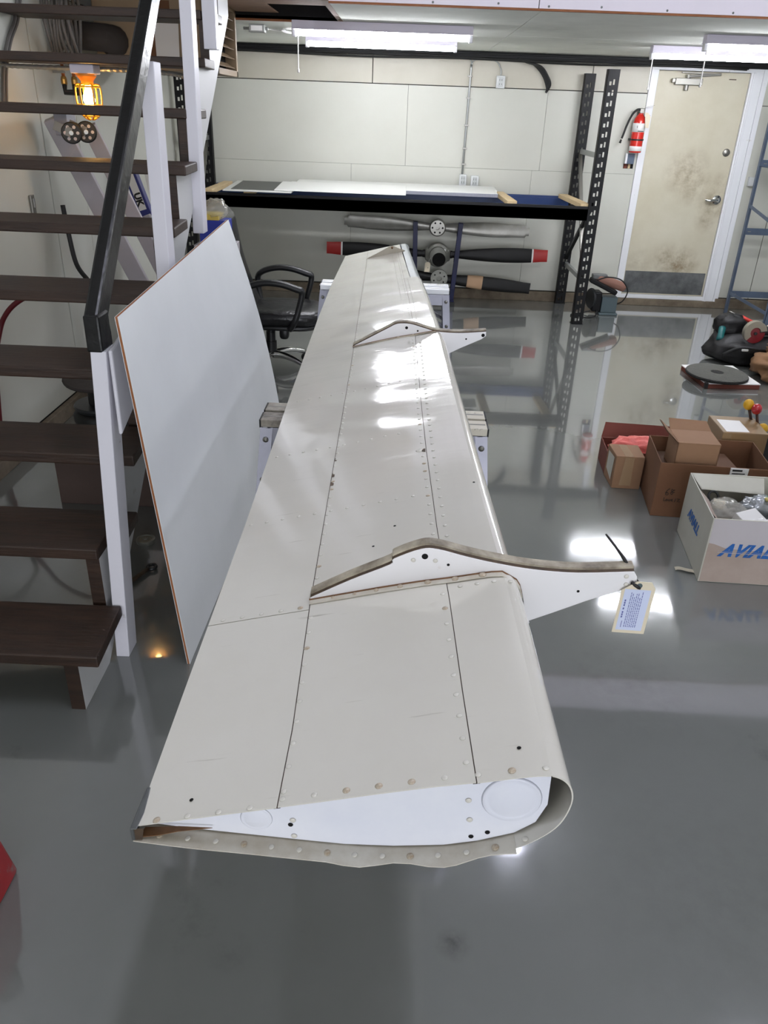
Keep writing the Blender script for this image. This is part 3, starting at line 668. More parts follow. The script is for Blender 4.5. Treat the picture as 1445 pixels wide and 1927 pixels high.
nose2 = [(.134, 1.069), (.1455, 1.057), (.151, 1.04), (.152, 1.025)]
arm2 = hinge(2.605, low2, [(p.x, p.z) for p in sl], -.157, .118, nose2, [(-.005, .005), (.045, .005)], [(.022, 1.092, .005), (.06, 1.083, .003), (.225, 1.062, .003), (.281, 1.077, .006)], main=False)
arm2['label'] = 'second white hinge arm farther along the span'
sl3 = [(-.199, 1.012), (-.11, 1.061), (-.074, 1.083), (-.055, 1.084), (-.03, 1.074), (.006, 1.064)]
a3 = MB().prism(sl3 + [(.010, 1.054), (-.03, 1.043), (-.1, 1.026), (-.199, 1.005)], 4.40, 4.403, 'xz').build('hinge_arm', MT['far_arm'], wing, bevel=.0006, seg=1)
MB().lathe([(.006, 0), (.004, .002), (0, .003)], (-.062, 4.40, 1.074), 12, (0, -1, 0)).build('bolt', MT['rust'], a3, smooth=True)
MB().box((-.199, 4.39, 1.0115), (-.02, 4.40, 1.013)).build('foot_flange', MT['skin_plain'], a3)

# cable tie and the paper tag it holds
MB_t = MB().tube(smooth_path([(.386, 1.0555, 1.089), (.395, 1.052, 1.084), (.401, 1.056, 1.079), (.400, 1.066, 1.082), (.392, 1.068, 1.092), (.383, 1.072, 1.106), (.372, 1.085, 1.121), (.350, 1.115, 1.142)], 5), [.0032] * 30 + [.0028, .0026, .0024, .0022, .002, .0016], 6)
ct = tag(MB_t.build('cable_tie', MT['black'], smooth=True), 'thin black cable tie with its tail standing up at the hinge arm tip', 'cable tie')
tg = thing('paper_tag', (.39, 1.05, .99), 'manila paper tag with a pale blue printed label hanging from the arm tip', 'tag')
TT = frame4((.3695, 1.0522, .9935), (1, 0, -.03), (.22, 0, 1))
def tagpt(u, v, w=0): return TT @ Vector((u, v, w))
def tpoly(pts, w0, w1):
    mb = MB(); n = len(pts)
    return mb.add([tagpt(u, v, w0) for u, v in pts] + [tagpt(u, v, w1) for u, v in pts], [tuple(range(n - 1, -1, -1)), tuple(range(n, 2 * n))] + [(i, (i + 1) % n, n + (i + 1) % n, n + i) for i in range(n)])
tpoly([(0, 0), (.053, 0), (.053, .088), (.045, .1), (.022, .1), (0, .082)], -.0006, 0).build('card', MT['manila'], tg)
tpoly([(.005, .006), (.047, .006), (.047, .085), (.005, .085)], .0001, .0004).build('printed_label', MT['label_blue'], tg)
MB().lathe([(.0045, 0), (.0045, .0007), (.0018, .0008)], tagpt(.0265, .0925, .0), 14, TT.to_3x3() @ Vector((0, 0, 1))).build('eyelet', MT['grinder_grey'], tg)
mb = MB()
for k, u in enumerate((.0165, .0195, .0225, .0255, .0285, .0315, .0345)):
    v = .012
    while v < .078 - .004 * (k % 3):
        L_ = RND.uniform(.002, .006); mb.add([tagpt(u, v, .0005), tagpt(u + .0011, v, .0005), tagpt(u + .0011, v + L_, .0005), tagpt(u, v + L_, .0005)], [(0, 1, 2, 3)]); v += L_ + .0011
for v in (.03, .0345, .039, .046, .0525, .057, .0615): mb.add([tagpt(.0085, v, .0005), tagpt(.0108, v, .0005), tagpt(.0108, v + .0036, .0005), tagpt(.0085, v + .0036, .0005)], [(0, 1, 2, 3)])
mb.add([tagpt(.0115, .011, .0005), tagpt(.0125, .011, .0005), tagpt(.0125, .024, .0005), tagpt(.0115, .024, .0005)], [(0, 1, 2, 3)])
o = mb.build('print', MT['text_blue'], tg); o['kind'] = 'stuff'

# ------------------------------------------------------------------ trestles
def trestle(x0, x1, y0, y1, zt, top_m, label):
    t = thing('trestle', ((x0 + x1) / 2, (y0 + y1) / 2, 0), label, 'trestle', 'folding trestles under the wing')
    ym = (y0 + y1) / 2
    for a, b in ((y0, ym - .008), (ym + .008, y1)):
        bd = MB().box((x0, a, zt - .022), (x1, b, zt)).build('top_board', top_m, t, bevel=.002)
        MB().box((x0 + .004, (a + b) / 2 - .004, zt - .001), (x1 - .004, (a + b) / 2 + .004, zt + .0003)).build('inlay', MT['steel'], bd)
        MB().box((x0 - .004, a, zt - .024), (x0, b, zt - .001)).box((x1, a, zt - .024), (x1 + .004, b, zt - .001)).build('end_trim', MT['rack_black'], bd)
    for a, s in ((y0, -1), (y1, 1)):
        MB().box((x0 + .025, a - .002 * s - .0015, zt - .076), (x1 - .025, a - .002 * s + .0015, zt - .023)).box((x0 + .025, a - .016 if s > 0 else a, zt - .026), (x1 - .025, a if s > 0 else a + .016, zt - .023)).build('apron', MT['alu'], t)
        for e in (-1, 1):
            xa = x0 + .016 if e < 0 else x1 - .016
            xb = xa + e * .075; ya = a; yb = a + s * .16
            top = Vector((xa, ya, zt - .024)); bot = Vector((xb, yb, .012)); u = Vector((0, -s, 0))
            lg = MB().bar(top, bot, .034, .003, u).bar(top + Vector((-.0155, -s * .012, 0)), bot + Vector((-.0155, -s * .012, 0)), .003, .026, u).bar(top + Vector((.0155, -s * .012, 0)), bot + Vector((.0155, -s * .012, 0)), .003, .026, u).build('leg', MT['alu'], t)
            MB().obox(bot + Vector((0, 0, -.002)), (.04, .036, .02)).build('foot', MT['black'], lg)
            d = (bot - top)
            for f in (.035, .16):
                p = top + d * f + Vector((0, s * .003, 0))
                MB().lathe([(.0085, 0), (.007, .003), (0, .005)], p, 14, (0, s, 0)).build('bolt', MT['steel'], lg, smooth=True)
            p = top + d * .17; q = Vector((xa - e * .17, ya - s * .01, zt - .07))
            MB().tube([p + Vector((-e * .012, -s * .012, 0)), q + (p - q) * .5 + Vector((0, -s * .012, 0)), q], .008, 8).build('brace', MT['alu'], t, smooth=True)
        MB().bar((x0 - .03, a + s * .1, .36), (x1 + .03, a + s * .1, .36), .012, .03).build('stretcher', MT['alu'], t)
    return t
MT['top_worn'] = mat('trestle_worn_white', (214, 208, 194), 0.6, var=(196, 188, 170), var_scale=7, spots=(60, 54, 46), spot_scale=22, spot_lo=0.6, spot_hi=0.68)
MT['top_grey'] = mat('trestle_grey_board', (120, 112, 104), 0.6, var=(92, 86, 80), var_scale=8, stretch=(1, 8, 1), spots=(204, 198, 184), spot_scale=1.1, spot_lo=0.56, spot_hi=0.6)
tone_patches(MT['top_worn'], [(-.26, 0, .95, .26, 2.2), (-.2, .05, .95, .2, 1.6)], (88, 80, 73), 2.0)  # darker grey-brown tone over the left end of the top boards
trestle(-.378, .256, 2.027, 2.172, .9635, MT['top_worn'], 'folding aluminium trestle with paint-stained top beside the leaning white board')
trestle(-.402, .234, 3.888, 4.036, .9635, MT['white_trim'], 'folding aluminium trestle with clean white top beyond the office chair')

# ------------------------------------------------------------------ leaning white board
b0, b1, b2, b3 = Vector((-.682, 2.137, .001)), Vector((-.785, 2.14, 1.205)), Vector((-.926, 4.30, 1.198)), Vector((-.659, 4.28, .001))
board = thing('plywood_board', (-.75, 3.2, 0), 'large white laminate faced plywood sheet leaning on edge against the staircase', 'board')
def bp(u, v, w):
    p = (b0 * (1 - u) + b3 * u) * (1 - v) + (b1 * (1 - u) + b2 * u) * v
    return p + Vector((-1, .03, 0)) * w + Vector((.035 * math.sin(PI * v) * u, 0, 0))
def bslab(w0, w1, nm, m):
    nu, nv = 12, 10
    A = [[bp(i / nu, j / nv, w0) for i in range(nu + 1)] for j in range(nv + 1)]; B = [[bp(i / nu, j / nv, w1) for i in range(nu + 1)] for j in range(nv + 1)]
    mb = MB().grid(A).grid(B).grid([A[0], B[0]]).grid([A[-1], B[-1]]).grid([[r[0] for r in A], [r[0] for r in B]]).grid([[r[-1] for r in A], [r[-1] for r in B]])
    return mb.build(nm, m, board, smooth=True, auto=40)
bslab(0, .0016, 'laminate_face', MT['board'])
bslab(.0017, .0085, 'plywood_core', MT['ply_orange'])
bslab(.0086, .0100, 'laminate_face', MT['board'])

# ------------------------------------------------------------------ staircase
RISE, RUN, Z1, Y1 = .213, .284, .221, 1.877
def sx(y): return -.02 * (y - 1.88)
st = thing('staircase', (-1.45, 3.2, 0), 'open wooden staircase with dark brown treads and a black handrail climbing to the mezzanine', 'staircase')
NT = 11
for k in range(NT):
    y = Y1 + k * RUN; z = Z1 + k * RISE; r = -.885 - .004 * k + sx(y); yb = y + .280
    xl = XL + .004
    poly = [(xl, y), (r, y), (r - .018, yb), (xl, yb)]
    if k in (1, 4, 7): poly = [(xl, y), (-.955 + sx(y), y), (-.955 + sx(y), y + .092), (r - .006, y + .092), (r - .018, yb), (xl, yb)]
    if k == 9: poly = [(xl, y), (-1.035, y), (-1.035, y + .07), (r - .006, y + .07), (r - .018, yb), (xl, yb)]
    MB().prism(poly, z - .040, z, 'xy').build('tread', MT['tread'], st, bevel=.005)
def stringer(xr, th, right):
    P = [(Y1 + .012, 0)]
    for k in range(NT):
        y = Y1 + k * RUN + .012; z = Z1 + k * RISE - .0405
        P += [(y, z), (y + RUN, z)]
    yl = Y1 + NT * RUN + .012
    P += [(yl, Z1 + NT * RISE - .12)]
    P += [(yl, Z1 + (NT) * RISE - .40)]
    P += [(Y1 + .25, 0)]
    mb = MB(); n = len(P)
    # triangulated by columns: each step its own quad strip so the saw-tooth stays exact
    def X(y, o): return xr + sx(y) - o
    for k in range(NT):
        ya = Y1 + k * RUN + .012; yb = ya + RUN; zt = Z1 + k * RISE - .0405
        def low(y): return max(0.0, (y - (Y1 + .25)) * (RISE / RUN))
        q = [(ya, low(ya)), (yb, low(yb)), (yb, zt), (ya, zt)]
        if low(yb) > 0 and low(ya) == 0 and ya < Y1 + .25 < yb: q = [(ya, 0), (Y1 + .25, 0), (yb, low(yb)), (yb, zt), (ya, zt)]
        m_ = len(q)
        vs = [(X(a, 0), a, b) for a, b in q] + [(X(a, th), a, b) for a, b in q]
        mb.add(vs, [tuple(range(m_))], 1); mb.add(vs, [tuple(range(2 * m_ - 1, m_ - 1, -1))], 1)
        mb.add(vs, [(i, (i + 1) % m_, m_ + (i + 1) % m_, m_ + i) for i in range(m_)], 0)
    return mb.build('stringer', [MT['tread'], MT['stringer_white']], st)
stringer(-.955, .045, True)
def post(x0, x1, y0, y1, z0, z1, leanx=0.0, nm='post'):
    vs = [(x0, y0, z0), (x1, y0, z0), (x1, y1, z0), (x0, y1, z0), (x0 + leanx, y0, z1), (x1 + leanx, y0, z1), (x1 + leanx, y1, z1), (x0 + leanx, y1, z1)]
    return MB().add(vs, [(0, 3, 2, 1), (4, 5, 6, 7), (0, 1, 5, 4), (1, 2, 6, 5), (2, 3, 7, 6), (3, 0, 4, 7)]).build(nm, MT['post_white'], st, bevel=.003)
post(-.949, -.903, 2.162, 2.246, 0, 1.098, .062)
post(-.946, -.893, 3.015, 3.098, .45, 1.86, .018)
post(-1.006, -.955, 3.868, 3.95, 1.185, 2.62, .02)
post(-1.03, -.966, 4.437, 4.50, 1.975, 2.62, 0)
MB().add([(-.838, 2.168, .84), (-.826, 2.168, .84), (-.826, 2.29, .88), (-.838, 2.29, .88), (-.838, 2.168, 1.10), (-.826, 2.168, 1.10), (-.826, 2.37, 1.14), (-.838, 2.37, 1.14)],
         [(0, 3, 2, 1), (4, 5, 6, 7), (0, 1, 5, 4), (1, 2, 6, 5), (2, 3, 7, 6), (3, 0, 4, 7)]).build('gusset', MT['post_white'], st, bevel=.006)
rail_pts = [(-.872, 2.215, 1.098), (-.872, 2.215, 1.205), (-.874, 3.62, 2.55)]
rl = MB().bar((-.872, 2.203, 1.094), (-.872, 2.203, 1.20), .046, .085, (0, -1, 0)).build('handrail', MT['black_gloss'], st, bevel=.006)
MB().bar((-.876, 2.195, 1.165), (-.905, 3.65, 2.575), .042, .08).build('handrail', MT['black_gloss'], st, bevel=.008)

# ------------------------------------------------------------------ pallet rack
rack = thing('pallet_rack', (0, 7.8, 0), 'black pallet rack with perforated uprights and one beam level along the back wall', 'rack')
def upright(xc, yc, face=-1):
    mb = MB(); w = .098; x0, x1 = xc - w / 2, xc + w / 2; H = 2.092; yf = yc + face * .035
    def bx(a, b, z0, z1): mb.box((a, min(yf, yf - face * .003), z0), (b, max(yf, yf - face * .003), z1))
    cols = [(x0, x0 + .022), (x0 + .040, x0 + .052), (x0 + .066, x1)]
    for a, b in cols: bx(a, b, 0, H)
    z = .03; P = .0778
    zs1 = []; 
    while z < H - .04:
        zs1.append(z); z += P
    prev = 0
    for z in zs1: bx(x0 + .022, x0 + .040, prev, z); prev = z + .028
    bx(x0 + .022, x0 + .040, prev, H); prev = 0
    for z in zs1: bx(x0 + .052, x0 + .066, prev, z + .004); prev = z + .044
    bx(x0 + .052, x0 + .066, prev, H)
    mb.box((x0, yc - .035, 0), (x0 + .003, yc + .035, H)).box((x1 - .003, yc - .035, 0), (x1, yc + .035, H))
    mb.box((x0 - .004, yc - .045, 0), (x1 + .004, yc + .045, .006))
    return mb.build('upright', MT['rack_black'], rack)
for xc in (1.663, -1.93):
    upright(xc, 7.385); upright(xc - .01, 8.265)
    for z0_, z1_ in ((1.44, 1.44), (.40, .40)): MB().bar((xc, 7.42, z0_), (xc, 8.23, z1_), .03, .04).build('strut', MT['galv'], rack)
    for a, b in ((.42, 1.42), (1.05, .46)): MB().bar((xc, 7.42, a), (xc - .01, 8.23, b), .03, .034).build('strut', MT['rack_black'] if a > 1 else MT['steel'], rack)
def beam(y0_, y1_, face, m):
    mb = MB().box((-1.88, y0_, .918), (1.614, y1_, 1.036)).box((-1.88, y0_ + (.0 if face < 0 else -.02), .918), (1.614, y1_ + (.02 if face < 0 else 0), 1.018))
    b = mb.build('beam', m, rack, bevel=.004)
    MB().box((1.612, y0_ - .004, .90), (1.622, y1_ + .004, 1.06)).build('end_plate', MT['rack_black'], b)
    return b
beam(7.345, 7.372, -1, MT['rack_black']); beam(8.25, 8.278, 1, MT['rack_blue'])
for xa, xb in ((-1.80, -1.80), (-1.47, -1.44), (.873, .90), (1.50, 1.545)):
    w = MB().add([(xa, 8.25, 1.019), (xa + .085, 8.25, 1.019), (xb + .085, 7.372, 1.019), (xb, 7.372, 1.019), (xa, 8.25, 1.057), (xa + .085, 8.25, 1.057), (xb + .085, 7.372, 1.057), (xb, 7.372, 1.057)],
                 [(0, 1, 2, 3), (7, 6, 5, 4), (0, 4, 5, 1), (1, 5, 6, 2), (2, 6, 7, 3), (3, 7, 4, 0)]).build('cross_support', MT['pine'], rack, bevel=.003)
# panels lying on the rack
dp = thing('framed_panel', (-1.4, 7.9, 1.058), 'thin dark grey panel with a white border lying at the rack end', 'panel')
MB().prism([(-1.60, 7.25), (-1.0, 7.25), (-1.0, 8.23), (-1.66, 8.23)], 1.0585, 1.068, 'xy').build('frame', MT['white_metal'], dp, bevel=.002)
MB().prism([(-1.545, 7.34), (-1.0, 7.34), (-1.0, 8.2), (-1.60, 8.2)], 1.0682, 1.0700, 'xy').build('dark_face', MT['panel_black'], dp)
wp = thing('white_flap_panel', (-.3, 7.6, 1.07), 'long white enamelled flap lying along the front of the rack', 'panel')
def wedge(x0, x1, ya, yb, z, t0, t1, nm, parent, m):
    return MB().add([(x0, ya, z), (x1, ya, z), (x1, yb, z), (x0, yb, z), (x0, ya, z + t0), (x1, ya, z + t0), (x1, yb, z + t1), (x0, yb, z + t1)],
                    [(0, 3, 2, 1), (4, 5, 6, 7), (0, 1, 5, 4), (1, 2, 6, 5), (2, 3, 7, 6), (3, 0, 4, 7)]).build(nm, m, parent, bevel=.003)
wedge(-1.16, .0, 7.32, 7.86, 1.071, .006, .034, 'skin', wp, MT['white_metal'])
wedge(-1.08, .80, 7.86, 7.89, 1.071, .034, .034, 'spar', wp, MT['white_metal'])
wedge(.0, .82, 7.46, 7.86, 1.071, .03, .034, 'skin', wp, MT['white_metal'])
mb = MB()
for i in range(40):
    x = .005 + i * .0203; mb.box((x, 7.452, 1.072), (x + .011, 7.460, 1.098))
mb.box((.0, 7.459, 1.071), (.82, 7.462, 1.099)); mb.build('corrugated_edge', MT['alu'], wp)
wp2 = thing('white_flap_panel', (-.3, 8.05, 1.07), 'second white flap lying behind the long one near the wall', 'panel')
wedge(-1.05, .86, 7.93, 8.22, 1.0715, .02, .03, 'skin', wp2, MT['white_metal'])
mb = MB()
for i in range(14): mb.lathe([(.005, 0), (0, .003)], (-.95 + i * .13, 7.99, 1.0935), 8)
mb.build('rivet_row', MT['steel'], wp2)

# ------------------------------------------------------------------ propellers and their stand
ps = thing('propeller_stand', (.33, 8.05, 0), 'dark blue steel propeller stand with two uprights under the rack beam', 'stand')
for x0_, x1_ in ((.105, .13), (.545, .505)):
    p = MB().bar((x1_, 8.02, .04), (x0_, 7.96, .785), .045, .05, (0, 1, 0)).build('upright', MT['stand_blue'], ps, bevel=.003)
    MB().bar((x1_, 7.88, .022), (x1_, 8.24, .022), .05, .044).build('foot', MT['stand_blue'], ps, bevel=.003)
    MB().box((x1_ - .028, 7.862, 0), (x1_ + .028, 7.88, .046)).build('end_cap', MT['black'], ps)
    for z in (.640, .385, .135): MB().bar((x0_ + (x1_ - x0_) * (1 - z / .785), 7.98, z), (x0_ + (x1_ - x0_) * (1 - z / .785), 8.16, z + .02), .03, .03).build('peg', MT['stand_blue'], ps)
MB().bar((.1, 8.03, .10), (.51, 8.03, .10), .04, .05).build('crossbar', MT['stand_blue'], ps)
def blade(mb_rows, hub, ang, L, prof, tw0, tw1, m, nm, parent, r0=.06, tip=None, extra=None):
    ca, sa = math.cos(ang), math.sin(ang); rows = []; NS = 66
    for i in range(NS + 1):
        t = i / NS; s = r0 + (L - r0) * t; c, th = prof(t); c *= 1.28; tw = tw0 + (tw1 - tw0) * t
        row = []
        for k in range(12):
            a = 2 * PI * k / 12; u = math.cos(a) * c / 2; v = math.sin(a) * th / 2
            uu = u * math.cos(tw) - v * math.sin(tw); vv = u * math.sin(tw) + v * math.cos(tw)
            row.append(Vector((hub[0] + s * ca - uu * sa, hub[1] + vv, hub[2] + s * sa + uu * ca)))
        rows.append(row)
    out = []
    if tip:
        n1 = int(NS * tip[0]); n2 = n1 + 1
        MB().loft(rows[:n1 + 1]).build(nm, m, parent, smooth=True, auto=50)
        MB().loft(rows[n1:n2 + 1]).build('tip_stripe', MT['paper'], parent, smooth=True, auto=50)
        MB().loft(rows[n2:]).build('blade_tip', tip[1], parent, smooth=True, auto=50)
    else: MB().loft(rows).build(nm, m, parent, smooth=True, auto=50)
    return rows
def prof_metal(t): return (.052 + .072 * math.sin(min(1, t * 1.25) * PI * .62) - .03 * t if t < .96 else .06, .040 * (1 - t) + .012)
def prof_black(t): return (.05 + .075 * max(0, math.sin(min(1, max(0, (t - .08)) * 1.15) * PI * .7)) + (.012 if t < .08 else 0) - .022 * t, .048 * (1 - t) + .014)
p1 = thing('propeller', (.32, 8.1, .66), 'bare silver two-blade aluminium propeller, the topmost on the blue stand', 'propeller', 'propellers on the stand')
h1 = (.325, 8.09, .722)
blade(None, h1, PI - .03, .92, prof_metal, .25, .1, MT['prop_silver'], 'blade', p1)
blade(None, h1, -.012, .905, prof_metal, .25, .1, MT['prop_silver'], 'blade', p1)
hb = MB().lathe([(.075, -.03), (.082, -.02), (.082, .045), (.07, .055), (.02, .056), (.02, .03), (0, .03)], h1, 24, (0, -1, 0)).build('hub', MT['prop_silver'], p1, smooth=True, auto=30)
for k in range(6): MB().lathe([(.009, 0), (.008, .001), (0, .0012)], (h1[0] + .05 * math.cos(k * PI / 3), h1[1] - .056, h1[2] + .05 * math.sin(k * PI / 3)), 10, (0, -1, 0)).build('bolt_hole', MT['hole'], hb)
p2 = thing('propeller', (.34, 8.1, .4), 'black propeller with red tips and a heavy grey hub, middle one on the stand', 'propeller', 'propellers on the stand')
h2 = (.342, 8.08, .468)
blade(None, h2, PI - .02, 1.11, prof_black, .15, .05, MT['prop_black'], 'blade', p2, tip=(.86, MT['prop_red']))
blade(None, h2, .022, 1.095, prof_black, .15, .05, MT['prop_black'], 'blade', p2, tip=(.86, MT['prop_red']))
hb = MB().lathe([(.09, -.06), (.112, -.04), (.118, .03), (.108, .06), (.085, .07), (.082, .10), (.07, .105)], h2, 28, (0, -1, 0)).build('hub', MT['hub'], p2, smooth=True, auto=35)
MB().lathe([(.066, 0), (.064, .004), (0, .005)], (h2[0] + .012, h2[1] - .105, h2[2] - .035), 24, (0, -1, 0)).build('bore', MT['hole'], hb)
MB().box((h2[0] - .125, h2[1] - .055, h2[2] - .06), (h2[0] + .125, h2[1] + .05, h2[2] + .062)).build('clamp', MT['hub'], hb, bevel=.02)
MB().box((h2[0] + .01, h2[1] - .076, h2[2] + .03), (h2[0] + .075, h2[1] - .0745, h2[2] + .062)).build('label_plate', MT['paper'], hb)
t2 = thing('hub_tag', (.24, 7.95, .3), 'small cream paper tag hanging from the grey propeller hub', 'tag')
MB().add([(.215, 7.955, .315), (.268, 7.945, .315), (.272, 7.955, .395), (.262, 7.957, .408), (.232, 7.96, .408), (.220, 7.96, .395)], [(0, 1, 2, 3, 4, 5)]).add([(.215, 7.957, .315), (.268, 7.947, .315), (.272, 7.957, .395), (.262, 7.959, .408), (.232, 7.962, .408), (.220, 7.962, .395)], [(5, 4, 3, 2, 1, 0)]).build('card', MT['manila'], t2)
MB().tube([(.248, 7.957, .402), (.262, 7.968, .43), (.272, 7.972, .45)], .0015, 5).build('string', MT['paper'], t2)
MB().lathe([(.004, 0), (0, .001)], (.249, 7.951, .355), 8, (0, -1, 0)).build('mark', MT['ink'], t2)
p3 = thing('propeller', (.37, 8.1, .15), 'black blade propeller with a patch of beige paper tape, lowest on the stand', 'propeller', 'propellers on the stand')
h3 = (.372, 8.08, .238)
def prof_wood(t): return (.062 + .05 * math.sin(min(1, t * 1.1) * PI * .75) - .015 * t, .042 * (1 - t) + .014)
blade(None, h3, PI - .075, .95, prof_wood, .15, .08, MT['prop_black'], 'blade', p3)
rws = blade(None, h3, -.075, .93, prof_wood, .15, .08, MT['prop_black'], 'blade', p3)
pw = [[(p - (sum(r, Vector()) / 12)) * 1.06 + sum(r, Vector()) / 12 for p in r] for r in rws[17:30]]
MB().loft(pw).build('paper_wrap', MT['beige_tape'], p3, smooth=True)
hb = MB().lathe([(.07, -.02), (.086, -.01), (.086, .03), (.026, .031), (.026, .0), (0, .0)], h3, 24, (0, -1, 0)).build('hub', MT['hub'], p3, smooth=True, auto=30)
for k in range(6): MB().lathe([(.008, 0), (.007, .001), (0, .0012)], (h3[0] + .056 * math.cos(k * PI / 3 + .4), h3[1] - .031, h3[2] + .056 * math.sin(k * PI / 3 + .4)), 10, (0, -1, 0)).build('bolt_hole', MT['hole'], hb)

# ------------------------------------------------------------------ office chair
ch = thing('office_chair', (-.95, 5.62, 0), 'black leather office chair with looped armrests and chrome star base', 'chair')
CX, CY = -.945, 5.62
MB().blob((-.835, 5.62, .415), (.56, .54, .125), .05, 2.5, 3, 28, 14, .55).build('seat', MT['leather'], ch, smooth=True)
MB().blob((-.835, 5.62, .352), (.52, .50, .05), 0, 1, 1, 24, 8, .5).build('seat_pan', MT['chair_plastic'], ch, smooth=True)
mb = MB(); rows = []
for j in range(17):
    v = j / 16; zc = .43 + .67 * v; xc = -1.075 - .17 * v - .03 * math.sin(v * PI); hw = .25 * (1 - .12 * v) * (1 - max(0, (v - .85) / .15) ** 2 * .35)
    th = .05 * (1 - max(0, (v - .9) / .1) ** 2 * .7); row = []
    for k in range(20):
        a = 2 * PI * k / 20; row.append(Vector((xc + th * math.copysign(abs(math.cos(a)) ** .6, math.cos(a)), CY + hw * math.copysign(abs(math.sin(a)) ** .6, math.sin(a)), zc)))
    rows.append(row)
mb.loft(rows).build('backrest', MT['leather'], ch, smooth=True, auto=60)
for s, nm in ((-1, 'near'), (1, 'far')):
    yy = CY + s * .285
    pts = smooth_path([(-.775, yy - s * .05, .345), (-.735, yy, .40), (-.70, yy, .50), (-.675, yy, .615), (-.72, yy, .640), (-.82, yy, .668), (-.93, yy, .672), (-1.03, yy, .645), (-1.075, yy, .60), (-1.07, yy, .50), (-1.05, yy - s * .03, .40)], 5)
    rows = []
    for i, p in enumerate(pts):
        t = (pts[min(i + 1, len(pts) - 1)] - pts[max(i - 1, 0)]).normalized(); n = Vector((0, 1, 0)); q = t.cross(n).normalized()
        wd = .034 if .3 < i / len(pts) < .75 else .026
        rows.append([p + n * (wd * math.copysign(abs(math.cos(a)) ** .7, math.cos(a))) + q * (.021 * math.copysign(abs(math.sin(a)) ** .7, math.sin(a))) for a in [2 * PI * k / 10 for k in range(10)]])
    MB().loft(rows).build('armrest', MT['chair_plastic'], ch, smooth=True)
MB().cyl((CX, CY, .30), (CX, CY, .345), .06, 16).box((CX - .09, CY - .08, .325), (CX + .12, CY + .08, .347)).build('mechanism', MT['chair_plastic'], ch, bevel=.004)
MB().cyl((CX, CY, .24), (CX, CY, .33), .024, 16).cyl((CX, CY, .18), (CX, CY, .27), .034, 16).cyl((CX, CY, .085), (CX, CY, .2), .042, 16).build('gas_column', MT['chair_plastic'], ch, smooth=True, auto=40)
MB().blob((CX + .105, CY - .03, .27), (.07, .07, .09), 0, 1, 1, 16, 10, .6).cyl((CX + .105, CY - .03, .29), (CX + .105, CY - .03, .335), .012, 10).build('tilt_knob', MT['chair_plastic'], ch, smooth=True)
for k in range(5):
    a = -.55 + k * 2 * PI / 5; d = Vector((math.cos(a), math.sin(a), 0))
    p = [Vector((CX, CY, .10)) + d * r for r in (.03, .12, .21, .30)]
    for q, z in zip(p, (.105, .112, .10, .075)): q.z = z
    lg = MB().tube(smooth_path(p, 4), [.030, .029, .028, .027, .026, .025, .024, .022, .021, .02, .018, .017, .016], 10).build('base_leg', MT['chrome'], ch, smooth=True)
    c = Vector((CX, CY, .028)) + d * .305; sdir = Vector((-d.y, d.x, 0))
    MB().cyl(c - sdir * .026, c - sdir * .006, .027, 14).cyl(c + sdir * .006, c + sdir * .026, .027, 14).cyl(c + Vector((0, 0, .0)), c + Vector((0, 0, .045)), .01, 8).build('caster', MT['black'], lg, smooth=True, auto=40)

# ------------------------------------------------------------------ belt sander on the floor by the rack
gr = thing('bench_sander', (2.0, 7.85, 0), 'small grey bench sander with a brown abrasive belt on the floor beside the rack', 'tool')
MB().box((1.955, 7.76, 0), (2.14, 7.93, .022)).box((1.972, 7.78, .022), (2.125, 7.91, .175)).build('base', MT['grinder_grey'], gr, bevel=.006)
MB().box((1.885, 7.77, .03), (1.965, 7.92, .22)).build('motor_housing', MT['rack_black'], gr, bevel=.012)
MB().lathe([(.098, 0), (.1, .012), (.094, .02), (.03, .022), (0, .022)], (1.885, 7.85, .145), 28, (-1, -.25, 0)).build('disc', MT['tool_dark'], gr, smooth=True, auto=35)
MB().bar((1.83, 7.80, .335), (2.10, 7.80, .215), .10, .045, (.2, 0, 1)).build('belt_arm', MT['rack_black'], gr, bevel=.012)
MB().bar((1.90, 7.87, .345), (2.20, 7.87, .255), .12, .085, (.3, 0, 1)).build('belt', MT['belt'], gr, bevel=.036, seg=4)
MB().box((1.86, 7.82, .335), (2.0, 7.90, .378)).build('work_table', MT['kick'], gr, bevel=.004)
MB().tube(smooth_path([(1.90, 7.80, .33), (2.0, 7.78, .365), (2.13, 7.78, .34), (2.21, 7.80, .24), (2.19, 7.84, .13), (2.13, 7.87, .09)], 6), .006, 8).build('cord', MT['black'], gr, smooth=True)
MB().tube(smooth_path([(1.93, 7.76, .05), (1.91, 7.70, .007), (1.84, 7.62, .007), (1.74, 7.64, .007), (1.67, 7.68, .007), (1.70, 7.76, .007), (1.78, 7.80, .007), (1.88, 7.81, .03)], 6), .006, 8).build('cord', MT['black'], gr, smooth=True)

# ------------------------------------------------------------------ fire extinguisher, switch box, wall electrics
fe = thing('fire_extinguisher', (2.19, 8.27, 1.45), 'red fire extinguisher with black hose hanging on the wall left of the door'.replace('left of the door', 'beside the door frame'), 'fire extinguisher')
fx, fy = 2.175, 8.255
MB().lathe([(.052, 0), (.058, .008), (.058, .055), (.058, .25), (.052, .29), (.032, .318), (.022, .325), (.022, .335)], (fx, fy, 1.448), 28).build('cylinder', MT['ext_red'], fe, smooth=True, auto=50)
MB().lathe([(.0587, .0), (.0587, .075)], (fx, fy, 1.625), 28).build('label_band', MT['paper'], fe, smooth=True)
MB().lathe([(.0587, .0), (.0587, .042)], (fx, fy, 1.462), 28).build('label_band', MT['paper'], fe, smooth=True)
MB().lathe([(.0592, .0), (.0592, .014)], (fx, fy, 1.552), 28).box((fx - .065, fy + .02, 1.55), (fx + .07, YB, 1.568)).build('strap', MT['black'], fe)
